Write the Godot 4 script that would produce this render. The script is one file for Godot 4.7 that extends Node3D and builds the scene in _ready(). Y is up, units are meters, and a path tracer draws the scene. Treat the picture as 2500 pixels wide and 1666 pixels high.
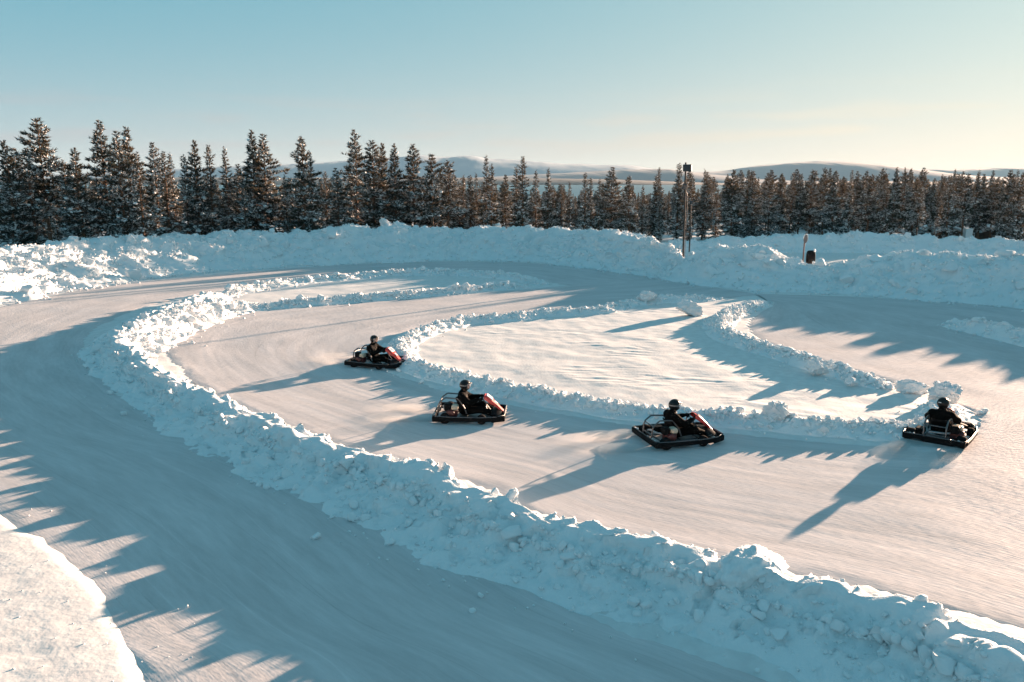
extends Node3D

# ------------------------------------------------------------------ camera, sky, sun, exposure
const CAM_HEIGHT := 6.8
const CAM_PITCH := 11.225
const CAM_FOV := 46.26
const SUN_AZ := 45.0
const SUN_EL := 7.4
const EXPOSURE := 4.85
const SKY_ENERGY := 0.21
const FOG_DENSITY := 0.00004

var names := {}
var mats := {}
var rng := RandomNumberGenerator.new()

func _ready():
	setup_camera()
	setup_light()
	make_materials()
	build_ground()
	build_tracks()
	build_banks()
	build_hills()
	build_trees()
	build_poles()
	build_karts()

func setup_camera():
	var cam := Camera3D.new()
	cam.name = "camera"
	cam.fov = CAM_FOV
	cam.near = 0.1
	cam.far = 20000.0
	cam.position = Vector3(0, CAM_HEIGHT, 0)
	cam.rotation_degrees = Vector3(-CAM_PITCH, 0, 0)
	add_child(cam)
	cam.current = true

func sun_dir() -> Vector3:
	var a := deg_to_rad(SUN_AZ)
	var e := deg_to_rad(SUN_EL)
	return Vector3(sin(a) * cos(e), sin(e), -cos(a) * cos(e))

func setup_light():
	var sun := DirectionalLight3D.new()
	sun.name = "sun"
	sun.light_energy = 1.6
	sun.light_color = lin(1.0, 0.68, 0.48)
	sun.light_angular_distance = 0.6
	sun.shadow_enabled = true
	add_child(sun)
	sun.look_at_from_position(Vector3.ZERO, -sun_dir(), Vector3.UP)
	var we := WorldEnvironment.new()
	we.name = "world_environment"
	var env := Environment.new()
	env.background_mode = Environment.BG_SKY
	env.tonemap_mode = Environment.TONE_MAPPER_LINEAR
	env.tonemap_exposure = EXPOSURE
	env.background_energy_multiplier = SKY_ENERGY
	env.sdfgi_enabled = true
	env.ssao_enabled = true
	env.ssil_enabled = true
	env.fog_enabled = true
	env.fog_density = FOG_DENSITY
	env.fog_light_color = lin(0.55, 0.8, 1.0)
	env.volumetric_fog_enabled = true
	env.volumetric_fog_density = 0.0
	var sky := Sky.new()
	var pm := PanoramaSkyMaterial.new()
	pm.panorama = sky_image()
	sky.sky_material = pm
	env.sky = sky
	we.environment = env
	add_child(we)

# A clear winter sky: teal overhead, paler towards the horizon, warm round the low sun, a few thin streaks of cloud near the horizon.
func sky_image() -> ImageTexture:
	var w := 2048
	var h := 1024
	var n := FastNoiseLite.new()
	n.seed = 5
	n.noise_type = FastNoiseLite.TYPE_SIMPLEX_SMOOTH
	n.frequency = 1.0
	n.fractal_octaves = 4
	var s := sun_dir()
	var zen := Vector3(0.095, 0.262, 0.38)
	var mid := Vector3(0.075, 0.455, 0.61)
	var hor := Vector3(0.49, 0.555, 0.57)
	var data := PackedFloat32Array()
	data.resize(w * h * 3)
	var k := 0
	for j in h:
		var el := (0.5 - (j + 0.5) / h) * PI
		var up := maxf(el, 0.0)
		var base := zen.lerp(mid, exp(-up / 0.50)).lerp(hor, exp(-pow(up / 0.125, 1.25)))
		var ce := cos(el)
		var se := sin(el)
		if j > h / 2 + 2:
			for i in w:
				data[k] = 0.5; data[k + 1] = 0.55; data[k + 2] = 0.55
				k += 3
			continue
		for i in w:
			var az := wrapf(((i + 0.5) / w) * TAU, -PI, PI)
			var d := Vector3(sin(az) * ce, se, -cos(az) * ce)
			var g := acos(clampf(d.dot(s), -1.0, 1.0))
			var gl := exp(-pow(g / 0.60, 1.35))
			var gh := exp(-pow(g / 0.9, 1.6)) * exp(-up / 0.16)
			var c := base + Vector3(0.43, 0.355, 0.22) * gl + Vector3(0.44, 0.21, 0.05) * gh
			if up < 0.3:
				var band := exp(-pow((up - 0.055) / 0.035, 2.0))
				var cl: float = n.get_noise_2d(az * 3.2 + 7.0, up * 42.0)
				cl = smoothstep(-0.05, 0.4, cl) * band
				var cc := Vector3(0.46, 0.45, 0.49).lerp(Vector3(1.0, 0.86, 0.66), clampf(gl * 1.9, 0.0, 1.0))
				c = c.lerp(cc, cl * 0.45)
			data[k] = c.x; data[k + 1] = c.y; data[k + 2] = c.z
			k += 3
	var im := Image.create_from_data(w, h, false, Image.FORMAT_RGBF, data.to_byte_array())
	return ImageTexture.create_from_image(im)

# ------------------------------------------------------------------ helpers
func lin(r: float, g: float, b: float) -> Color:
	return Color(r, g, b).linear_to_srgb()

func numbered(called: String) -> String:
	if not names.has(called):
		names[called] = 0
		return called
	names[called] += 1
	return "%s_%03d" % [called, names[called]]

func tag(o: Node, label: String, category := "", group := "", kind := ""):
	if label: o.set_meta("label", label)
	if category: o.set_meta("category", category)
	if group: o.set_meta("group", group)
	if kind: o.set_meta("kind", kind)

func thing(called: String, label: String, category: String, at := Vector3.ZERO, turn := 0.0, group := "") -> Node3D:
	var o := Node3D.new()
	o.name = numbered(called)
	add_child(o)
	o.position = at
	o.rotation.y = turn
	tag(o, label, category, group)
	return o

func part(called: String, mesh: Mesh, mat: Material, parent: Node) -> MeshInstance3D:
	var o := MeshInstance3D.new()
	o.name = numbered(called) if parent == self else called
	o.mesh = mesh
	o.material_override = mat
	parent.add_child(o, true)
	return o

func mat(albedo: Color, rough := 0.8, metal := 0.0) -> StandardMaterial3D:
	var m := StandardMaterial3D.new()
	m.albedo_color = albedo
	m.roughness = rough
	m.metallic = metal
	return m

func noise_img(sd: int, size: int, freq: float, octaves: int, kind := FastNoiseLite.TYPE_SIMPLEX_SMOOTH) -> Image:
	var n := FastNoiseLite.new()
	n.seed = sd
	n.noise_type = kind
	n.frequency = freq
	n.fractal_octaves = octaves
	return n.get_seamless_image(size, size)

func normal_tex(im: Image, strength: float) -> ImageTexture:
	var c := im.duplicate() as Image
	c.convert(Image.FORMAT_RGBA8)
	c.bump_map_to_normal_map(strength)
	return ImageTexture.create_from_image(c)

func ramp_tex(im: Image, a: Color, b: Color, lo := 0.2, hi := 0.8) -> ImageTexture:
	# maps a grey picture to colours between a and b
	var c := im.duplicate() as Image
	c.convert(Image.FORMAT_L8)
	var src := c.get_data()
	var out := PackedByteArray()
	out.resize(src.size() * 3)
	for i in src.size():
		var t := clampf((src[i] / 255.0 - lo) / (hi - lo), 0.0, 1.0)
		var q := a.lerp(b, t)
		out[i * 3] = int(q.r * 255.0)
		out[i * 3 + 1] = int(q.g * 255.0)
		out[i * 3 + 2] = int(q.b * 255.0)
	return ImageTexture.create_from_image(Image.create_from_data(c.get_width(), c.get_height(), false, Image.FORMAT_RGB8, out))

func make_materials():
	var grain := noise_img(11, 512, 0.045, 4)
	var soft := noise_img(12, 512, 0.012, 5)
	var snow := mat(lin(0.79, 0.795, 0.80), 0.85)
	snow.uv1_triplanar = true
	snow.uv1_world_triplanar = true
	snow.uv1_scale = Vector3.ONE * 0.9
	snow.normal_enabled = true
	snow.normal_texture = normal_tex(grain, 5.0)
	snow.normal_scale = 0.8
	mats.snow = snow
	var clump := mat(lin(0.79, 0.795, 0.80), 0.85)
	mats.clump = clump
	var field := mat(Color.WHITE, 0.75)
	field.uv1_triplanar = true
	field.uv1_world_triplanar = true
	field.uv1_scale = Vector3.ONE * 0.35
	field.albedo_texture = ramp_tex(soft, lin(0.66, 0.65, 0.645), lin(0.74, 0.735, 0.73))
	field.normal_enabled = true
	field.normal_texture = normal_tex(grain, 6.0)
	field.normal_scale = 0.12
	mats.field = field
	mats.smooth_snow = field
	# packed, polished track: blotches, streaks along the lane and the lines that tyres leave
	var track := mat(Color.WHITE, 0.7)
	track.metallic_specular = 0.1
	track.albedo_texture = track_picture()
	track.normal_enabled = true
	track.normal_texture = normal_tex(noise_img(22, 1024, 0.09, 4), 5.0)
	track.normal_scale = 0.09
	mats.track = track
	# trees
	var needle := mat(lin(0.020, 0.032, 0.028), 0.8)
	needle.backlight_enabled = true
	needle.backlight = lin(0.07, 0.05, 0.03)
	needle.metallic_specular = 0.2
	mats.needle = needle
	mats.tree_snow = clump
	var bark := mat(Color.WHITE, 0.9)
	bark.uv1_triplanar = true
	bark.uv1_scale = Vector3(2.5, 0.6, 2.5)
	bark.albedo_texture = ramp_tex(grain, lin(0.10, 0.055, 0.035), lin(0.24, 0.13, 0.075))
	mats.bark = bark
	mats.pale_bark = mat(lin(0.30, 0.15, 0.075), 0.85)
	# karts and poles
	mats.black = mat(lin(0.007, 0.008, 0.009), 0.5)
	mats.black.metallic_specular = 0.15
	mats.tyre = mat(lin(0.012, 0.012, 0.013), 0.85)
	mats.tyre.metallic_specular = 0.15
	mats.steel = mat(lin(0.14, 0.14, 0.145), 0.4, 0.9)
	mats.dark_steel = mat(lin(0.10, 0.10, 0.105), 0.4, 0.8)
	mats.pan = mat(lin(0.34, 0.34, 0.35), 0.42, 0.8)
	mats.red = mat(lin(0.62, 0.028, 0.02), 0.35)
	mats.red.clearcoat_enabled = true
	mats.red.clearcoat = 0.4
	mats.engine_red = mat(lin(0.07, 0.010, 0.010), 0.45)
	mats.cream = mat(lin(0.52, 0.43, 0.33), 0.45)
	mats.white = mat(lin(0.78, 0.78, 0.78), 0.45)
	mats.emblem = mat(lin(0.20, 0.23, 0.30), 0.45)
	mats.seat = mat(lin(0.015, 0.015, 0.016), 0.6)
	mats.seat.metallic_specular = 0.15
	mats.suit = mat(Color.WHITE, 0.85)
	mats.suit.metallic_specular = 0.15
	mats.suit.vertex_color_use_as_albedo = true
	mats.helmet = mat(lin(0.006, 0.0065, 0.007), 0.2)
	mats.helmet.metallic_specular = 0.3
	mats.helmet.clearcoat_enabled = true
	mats.helmet.clearcoat = 0.25
	mats.band = mat(lin(0.22, 0.22, 0.22), 0.35)
	mats.tan = mat(lin(0.14, 0.115, 0.085), 0.6)
	var visor := mat(Color(0.9, 0.93, 0.95, 0.14), 0.04)
	visor.transparency = BaseMaterial3D.TRANSPARENCY_ALPHA
	mats.visor = visor
	var wood := mat(Color.WHITE, 0.85)
	wood.uv1_triplanar = true
	wood.uv1_scale = Vector3(3.0, 0.25, 3.0)
	wood.albedo_texture = ramp_tex(grain, lin(0.04, 0.032, 0.028), lin(0.085, 0.065, 0.055))
	mats.wood = wood
	mats.lamp_case = mat(lin(0.03, 0.032, 0.034), 0.5)
	mats.lamp_glass = mat(lin(0.04, 0.045, 0.05), 0.35)
	mats.sign_post = mat(lin(0.10, 0.035, 0.025), 0.6)
	mats.sign_back = mat(lin(0.10, 0.085, 0.085), 0.5)
	mats.plank = mat(lin(0.085, 0.052, 0.034), 0.85)
	mats.shaded_ice = mat(lin(0.08, 0.21, 0.28), 0.9)  # shade lying on the lake is put into this blue base colour
	mats.shaded_ice.metallic_specular = 0.1

func track_picture() -> ImageTexture:
	var size := 1024
	var a := noise_img(21, size, 0.035, 5).get_data()
	var b := noise_img(23, size, 0.006, 3).get_data()
	var g := noise_img(24, size, 0.25, 2).get_data()
	var v := PackedFloat32Array()
	v.resize(size * size)
	for i in size * size:
		v[i] = (a[i] - 127.0) / 127.0 * 0.05 + (b[i] - 127.0) / 127.0 * 0.07 + (g[i] - 127.0) / 127.0 * 0.03
	var r := RandomNumberGenerator.new()
	r.seed = 33
	for k in 46:
		var x0 := r.randf() * size
		var amp := r.randf_range(4.0, 70.0)
		var turns := r.randi_range(1, 3)
		var ph := r.randf() * TAU
		var dark := r.randf_range(-0.075, 0.06)
		var wide := r.randi_range(2, 7)
		var from := r.randi_range(0, size - 1)
		var long := r.randi_range(200, 1000)
		for q in long:
			var y := (from + q) % size
			var x := x0 + sin(ph + TAU * turns * y / size) * amp
			var fade := minf(1.0, minf(q, long - q) / 60.0)
			for w in wide:
				v[y * size + posmod(int(x) + w, size)] += dark * fade
	var out := PackedByteArray()
	out.resize(size * size * 3)
	var lo := Vector3(0.44, 0.42, 0.42)
	var hi := Vector3(0.75, 0.712, 0.715)
	for i in size * size:
		var c := lo.lerp(hi, clampf(0.5 + v[i] * 2.7, 0.0, 1.0))
		var q := Color(c.x, c.y, c.z).linear_to_srgb()
		out[i * 3] = int(q.r * 255.0)
		out[i * 3 + 1] = int(q.g * 255.0)
		out[i * 3 + 2] = int(q.b * 255.0)
	return ImageTexture.create_from_image(Image.create_from_data(size, size, false, Image.FORMAT_RGB8, out))

class MB:
	var v := PackedVector3Array()
	var n := PackedVector3Array()
	var uv := PackedVector2Array()
	var c := PackedColorArray()
	var ix := PackedInt32Array()

	# flat polygon, turned away from "from"
	func poly(pts: Array, from: Vector3):
		var a: Vector3 = pts[0]
		var nn := Vector3.ZERO
		var mid := Vector3.ZERO
		for i in pts.size():
			mid += pts[i]
		mid /= pts.size()
		for i in range(1, pts.size() - 1):
			nn += (pts[i + 1] - a).cross(pts[i] - a)
		nn = nn.normalized()
		var flip := nn.dot(mid - from) < 0.0
		if flip: nn = -nn
		var b := v.size()
		for p in pts:
			v.append(p); n.append(nn)
		for i in range(1, pts.size() - 1):
			ix.append(b)
			ix.append(b + (i + 1 if flip else i))
			ix.append(b + (i if flip else i + 1))

	# box with cut edges
	func box(at: Vector3, size: Vector3, cut := 0.01, basis := Basis.IDENTITY):
		var h := size * 0.5
		cut = minf(cut, minf(h.x, minf(h.y, h.z)) * 0.9)
		var corner := func(sx: float, sy: float, sz: float, ax: int) -> Vector3:
			# the vertex of that corner that lies on the face across axis ax
			var p := Vector3(sx * (h.x - (0.0 if ax == 0 else cut)), sy * (h.y - (0.0 if ax == 1 else cut)), sz * (h.z - (0.0 if ax == 2 else cut)))
			return at + basis * p
		for s in [-1.0, 1.0]:
			poly([corner.call(s, -1, -1, 0), corner.call(s, 1, -1, 0), corner.call(s, 1, 1, 0), corner.call(s, -1, 1, 0)], at)
			poly([corner.call(-1, s, -1, 1), corner.call(1, s, -1, 1), corner.call(1, s, 1, 1), corner.call(-1, s, 1, 1)], at)
			poly([corner.call(-1, -1, s, 2), corner.call(1, -1, s, 2), corner.call(1, 1, s, 2), corner.call(-1, 1, s, 2)], at)
			for t in [-1.0, 1.0]:
				poly([corner.call(s, t, -1, 0), corner.call(s, t, 1, 0), corner.call(s, t, 1, 1), corner.call(s, t, -1, 1)], at)
				poly([corner.call(s, -1, t, 0), corner.call(s, 1, t, 0), corner.call(s, 1, t, 2), corner.call(s, -1, t, 2)], at)
				poly([corner.call(-1, s, t, 1), corner.call(1, s, t, 1), corner.call(1, s, t, 2), corner.call(-1, s, t, 2)], at)
				for u in [-1.0, 1.0]:
					poly([corner.call(s, t, u, 0), corner.call(s, t, u, 1), corner.call(s, t, u, 2)], at)

	func rows(list: Array, closed := false):
		# a sheet of smooth-shaded rows; list of PackedVector3Array of equal size
		var b := v.size()
		var m: int = list[0].size()
		for r in list:
			for p in r:
				v.append(p); n.append(Vector3.ZERO)
		for i in list.size() - 1:
			for j in (m if closed else m - 1):
				var j2 := (j + 1) % m
				var p := b + i * m + j
				var q := b + i * m + j2
				var r := p + m
				var t := q + m
				ix.append_array([p, r, q, q, r, t])

	func tube(path: Array, rad, sides := 8, cap := true):
		var ups := Vector3.UP
		var list := []
		var m := path.size()
		var prev := Vector3.ZERO
		for i in m:
			var d: Vector3 = (path[mini(i + 1, m - 1)] - path[maxi(i - 1, 0)]).normalized()
			if prev == Vector3.ZERO:
				prev = d.cross(Vector3.UP if absf(d.y) < 0.9 else Vector3.RIGHT).normalized()
			var x := (prev - d * prev.dot(d)).normalized()
			prev = x
			var y := d.cross(x)
			var r: float = rad[i] if rad is Array else rad
			var ring := PackedVector3Array()
			for k in sides:
				var a := TAU * k / sides
				ring.append(path[i] + (x * cos(a) + y * sin(a)) * r)
			list.append(ring)
		var start := ix.size()
		rows(list, true)
		smooth(start, path[0].lerp(path[1], 0.5))
		if cap:
			var a0 := []
			var a1 := []
			for k in sides:
				a0.append(list[0][k]); a1.append(list[m - 1][k])
			poly(a0, path[1]); poly(a1, path[m - 2])

	# turn the triangles from "start" on so that they face away from "from" (judged by the first), then average their normals
	func smooth(start: int, from: Vector3):
		var s := 0.0
		for t in range(start, mini(ix.size(), start + 24), 3):
			var a := v[ix[t]]; var b := v[ix[t + 1]]; var c3 := v[ix[t + 2]]
			s += (c3 - a).cross(b - a).dot((a + b + c3) / 3.0 - from)
		if s < 0.0:
			for t in range(start, ix.size(), 3):
				var q := ix[t + 1]
				ix[t + 1] = ix[t + 2]
				ix[t + 2] = q
		normals(start)

	func normals(start := 0):
		for t in range(start, ix.size(), 3):
			var a := v[ix[t]]
			var nn := (v[ix[t + 2]] - a).cross(v[ix[t + 1]] - a)
			n[ix[t]] += nn; n[ix[t + 1]] += nn; n[ix[t + 2]] += nn
		for t in range(start, ix.size()):
			n[ix[t]] = n[ix[t]].normalized()

	func lathe(prof: Array, axis: Vector3, at: Vector3, sides := 24):
		# prof: Vector2(radius, along the axis)
		var x := axis.cross(Vector3.UP if absf(axis.y) < 0.9 else Vector3.RIGHT).normalized()
		var y := axis.cross(x)
		var list := []
		for p in prof:
			var ring := PackedVector3Array()
			for k in sides:
				var a := TAU * k / sides
				ring.append(at + axis * p.y + (x * cos(a) + y * sin(a)) * p.x)
			list.append(ring)
		var start := ix.size()
		rows(list, true)
		var mid := 0.0
		for p in prof: mid += p.y
		smooth(start, at + axis * (mid / prof.size()))

	func mesh() -> ArrayMesh:
		var a := []
		a.resize(Mesh.ARRAY_MAX)
		a[Mesh.ARRAY_VERTEX] = v
		a[Mesh.ARRAY_NORMAL] = n
		if uv.size() == v.size(): a[Mesh.ARRAY_TEX_UV] = uv
		if c.size() == v.size(): a[Mesh.ARRAY_COLOR] = c
		a[Mesh.ARRAY_INDEX] = ix
		var m := ArrayMesh.new()
		m.add_surface_from_arrays(Mesh.PRIMITIVE_TRIANGLES, a)
		return m

# icosphere, as [vertices, triangles]
func ico(level: int) -> Array:
	var p := (1.0 + sqrt(5.0)) / 2.0
	var vs := [Vector3(-1, p, 0), Vector3(1, p, 0), Vector3(-1, -p, 0), Vector3(1, -p, 0), Vector3(0, -1, p), Vector3(0, 1, p), Vector3(0, -1, -p), Vector3(0, 1, -p), Vector3(p, 0, -1), Vector3(p, 0, 1), Vector3(-p, 0, -1), Vector3(-p, 0, 1)]
	for i in vs.size(): vs[i] = vs[i].normalized()
	var ts := [0, 11, 5, 0, 5, 1, 0, 1, 7, 0, 7, 10, 0, 10, 11, 1, 5, 9, 5, 11, 4, 11, 10, 2, 10, 7, 6, 7, 1, 8, 3, 9, 4, 3, 4, 2, 3, 2, 6, 3, 6, 8, 3, 8, 9, 4, 9, 5, 2, 4, 11, 6, 2, 10, 8, 6, 7, 9, 8, 1]
	for l in level:
		var seen := {}
		var nt := []
		for t in range(0, ts.size(), 3):
			var e := []
			for q in 3:
				var a: int = ts[t + q]
				var b: int = ts[t + (q + 1) % 3]
				var key := Vector2i(mini(a, b), maxi(a, b))
				if not seen.has(key):
					seen[key] = vs.size()
					vs.append(((vs[a] + vs[b]) * 0.5).normalized())
				e.append(seen[key])
			nt.append_array([ts[t], e[0], e[2], ts[t + 1], e[1], e[0], ts[t + 2], e[2], e[1], e[0], e[1], e[2]])
		ts = nt
	return [vs, ts]

# a broken lump of packed snow: a ball cut by planes and roughened
func clump_mesh(sd: int, level: int, cuts: int, rough: float) -> ArrayMesh:
	var r := RandomNumberGenerator.new()
	r.seed = sd
	var nz := FastNoiseLite.new()
	nz.seed = sd
	nz.frequency = 1.3
	nz.fractal_octaves = 4
	var s := ico(level)
	var planes := []
	for i in cuts:
		planes.append([Vector3(r.randfn(), r.randfn(), r.randfn()).normalized(), r.randf_range(0.38, 0.8)])
	var mb := MB.new()
	for p in s[0]:
		var q: Vector3 = p
		for pl in planes:
			var over: float = q.dot(pl[0]) - pl[1]
			if over > 0.0: q -= pl[0] * over
		q *= 1.0 + rough * (nz.get_noise_3dv(p * 1.6) + 0.35 * nz.get_noise_3dv(p * 5.0))
		mb.v.append(q); mb.n.append(Vector3.ZERO)
	for i in s[1]: mb.ix.append(i)
	mb.smooth(0, Vector3.ZERO)
	return mb.mesh()

# smooth curve through points (each an Array of numbers), resampled every "step" metres by the first two numbers
func curve(pts: Array, step) -> Array:
	var dense := []
	var m := pts.size()
	var w: int = pts[0].size()
	for i in m - 1:
		var a: Array = pts[maxi(i - 1, 0)]
		var b: Array = pts[i]
		var c: Array = pts[i + 1]
		var d: Array = pts[mini(i + 2, m - 1)]
		var parts := 24
		for k in parts:
			var t := float(k) / parts
			var row := []
			for q in w:
				row.append(0.5 * (2.0 * b[q] + (c[q] - a[q]) * t + (2.0 * a[q] - 5.0 * b[q] + 4.0 * c[q] - d[q]) * t * t + (3.0 * b[q] - a[q] - 3.0 * c[q] + d[q]) * t * t * t))
			dense.append(row)
	dense.append(pts[m - 1])
	var out := [dense[0]]
	var left := 0.0
	for i in range(1, dense.size()):
		var a: Array = dense[i - 1]
		var b: Array = dense[i]
		var l := Vector2(b[0] - a[0], b[1] - a[1]).length()
		left += l
		var st: float = step.call(b) if step is Callable else step
		var take := 0
		while left >= st and l > 0.0:
			left -= st
			var t := 1.0 - left / l
			var row := []
			for q in w: row.append(lerpf(a[q], b[q], clampf(t, 0.0, 1.0)))
			out.append(row)
			take += 1
			if take > 200: break
	return out

# ------------------------------------------------------------------ ground
var mask := PackedByteArray()
const MASK_X0 := -50.0
const MASK_Z0 := -80.0
const MASK_CELL := 0.2
const MASK_W := 550
const MASK_H := 420

func mask_at(x: float, z: float) -> int:
	var i := int((x - MASK_X0) / MASK_CELL)
	var j := int((z - MASK_Z0) / MASK_CELL)
	if i < 0 or j < 0 or i >= MASK_W or j >= MASK_H: return 0
	return mask[j * MASK_W + i]

var ground_noise: FastNoiseLite

func ground_y(x: float, z: float) -> float:
	var y := ground_noise.get_noise_2d(x, z) * 0.035 + ground_noise.get_noise_2d(x * 5.0, z * 5.0) * 0.004
	var d := -z
	if d > 84.0:
		y -= 3.0 * smoothstep(84.0, 420.0, d)
		y += ground_noise.get_noise_2d(x * 0.12, z * 0.12) * 0.8 * smoothstep(90.0, 140.0, d)
	return y

var rut_noise: FastNoiseLite

# churned ridges and furrows left in the field between the berms
func ruts(x: float, z: float) -> float:
	var a := rut_noise.get_noise_2d(x * 0.25 + z * 0.12, z * 1.3 - x * 0.15)
	var patchy := 0.75 * smoothstep(0.08, 0.4, rut_noise.get_noise_2d(x * 0.16 + 70.0, z * 0.22))
	var b := rut_noise.get_noise_2d(x * 1.6, z * 2.6 + 40.0)
	return (0.028 * (1.0 - absf(a) * 3.2) * (1.0 if absf(a) < 0.31 else 0.0) + 0.012 * b) * patchy + 0.002 * b

var track_pairs := []

func build_ground():
	ground_noise = FastNoiseLite.new()
	ground_noise.seed = 3
	ground_noise.frequency = 0.35
	ground_noise.fractal_octaves = 3
	rut_noise = FastNoiseLite.new()
	rut_noise.seed = 14
	rut_noise.frequency = 0.8
	rut_noise.fractal_octaves = 3
	mask.resize(MASK_W * MASK_H)
	# the two lanes as pairs of edge points: x, z of one edge, x, z of the other
	track_pairs = [
		[[-1.5, -3.0, 9.5, -3.5], [-3.2, -6.5, 7.2, -6.6], [-5.1, -9.9, 3.7, -9.9], [-6.5, -11.2, 0.9, -12.0], [-8.2, -13.0, -1.5, -14.9], [-10.4, -15.2, -3.5, -17.5], [-13.5, -18.0, -6.6, -20.2], [-17.0, -21.0, -9.2, -21.6], [-21.0, -25.0, -12.3, -24.8], [-25.0, -30.0, -15.1, -28.3], [-27.6, -36.0, -17.5, -32.0], [-28.6, -42.0, -19.4, -36.0], [-28.4, -48.0, -20.3, -40.5], [-27.0, -54.0, -20.4, -45.5], [-23.4, -59.0, -19.0, -50.0], [-19.7, -62.9, -16.6, -53.5], [-15.5, -66.7, -13.5, -56.6], [-10.5, -69.4, -10.2, -59.5], [-3.0, -70.6, -4.2, -61.2], [4.4, -67.4, 0.6, -58.6], [9.0, -61.9, 3.2, -54.5], [11.2, -55.8, 7.0, -52.5]],
		[[9.8, -58.0, 15.5, -49.0], [5.0, -54.5, 10.5, -46.6], [0.5, -51.4, 7.2, -46.2], [-4.7, -48.1, 3.6, -43.2], [-8.6, -45.9, 0.6, -42.0], [-12.2, -43.6, -2.2, -40.3], [-15.0, -40.8, -4.2, -38.1], [-15.6, -36.9, -5.2, -35.2], [-14.5, -32.7, -5.5, -32.0], [-12.0, -28.4, -4.7, -29.0], [-9.7, -25.1, -3.0, -26.7], [-7.0, -22.4, -1.2, -25.0], [-5.0, -20.4, 0.6, -23.6], [-2.8, -18.6, 2.3, -22.6], [-0.6, -17.0, 4.0, -21.7], [1.2, -15.0, 5.8, -21.3], [3.5, -13.7, 7.8, -20.6], [5.6, -12.7, 9.6, -20.1], [8.0, -11.1, 11.4, -20.2], [11.5, -8.0, 12.8, -21.3], [18.0, -8.0, 13.9, -23.0], [25.0, -13.0, 13.7, -25.6], [30.0, -21.0, 12.8, -28.0], [31.6, -30.0, 11.6, -31.4], [31.0, -37.0, 10.9, -35.0], [28.6, -43.0, 11.6, -38.6], [24.5, -46.7, 13.2, -42.0], [19.5, -48.6, 14.6, -44.6], [15.2, -49.6, 15.0, -46.5]],
	]
	for pairs in track_pairs:
		for row in curve(pairs, 0.15):
			var a := Vector2(row[0], row[1])
			var b := Vector2(row[2], row[3])
			var steps := int(a.distance_to(b) / 0.1)
			for k in range(2, steps - 1):
				var p := a.lerp(b, float(k) / steps)
				var i := int((p.x - MASK_X0) / MASK_CELL)
				var j := int((p.y - MASK_Z0) / MASK_CELL)
				if i >= 0 and j >= 0 and i < MASK_W and j < MASK_H: mask[j * MASK_W + i] = 1
	var xs := []
	var x := -40.0
	while x < 42.0:
		xs.append(x)
		x += 0.11 if x > -6.0 and x < 15.0 else 0.25
	var q := 0.4
	var neg := []
	x = -40.0
	while x > -7000.0:
		x -= q
		q *= 1.22
		neg.append(x)
	neg.reverse()
	q = 0.4
	var pos := []
	x = 42.0
	while x < 7000.0:
		x += q
		q *= 1.22
		pos.append(x)
	xs = neg + xs + pos
	var zs := []
	var z := 40.0
	while z > 0.0:
		zs.append(z)
		z -= 4.0
	z = 0.0
	while z > -62.0:
		zs.append(z)
		z -= 0.1 if z < -21.0 and z > -45.0 else 0.2
	q = 0.4
	while z > -7000.0:
		zs.append(z)
		z -= q
		q *= 1.06
	var mb := MB.new()
	var list := []
	for zz in zs:
		var row := PackedVector3Array()
		for xx in xs:
			var y := ground_y(xx, zz)
			if zz > -80.0 and mask_at(xx, zz) == 1: y -= 0.045
			elif xx > -6.0 and xx < 15.0 and zz < -21.0 and zz > -46.0: y += ruts(xx, zz)
			row.append(Vector3(xx, y, zz))
		list.append(row)
	mb.rows(list)
	mb.smooth(0, Vector3(0, -50, 0))
	var g := part("ground", mb.mesh(), mats.field, self)
	tag(g, "loose white snow covering the ground between and beyond the lanes", "ground", "", "structure")

var lane_noise: FastNoiseLite

func lane_y(x: float, z: float) -> float:
	return 0.010 + 0.02 * lane_noise.get_noise_2d(x, z)

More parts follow.
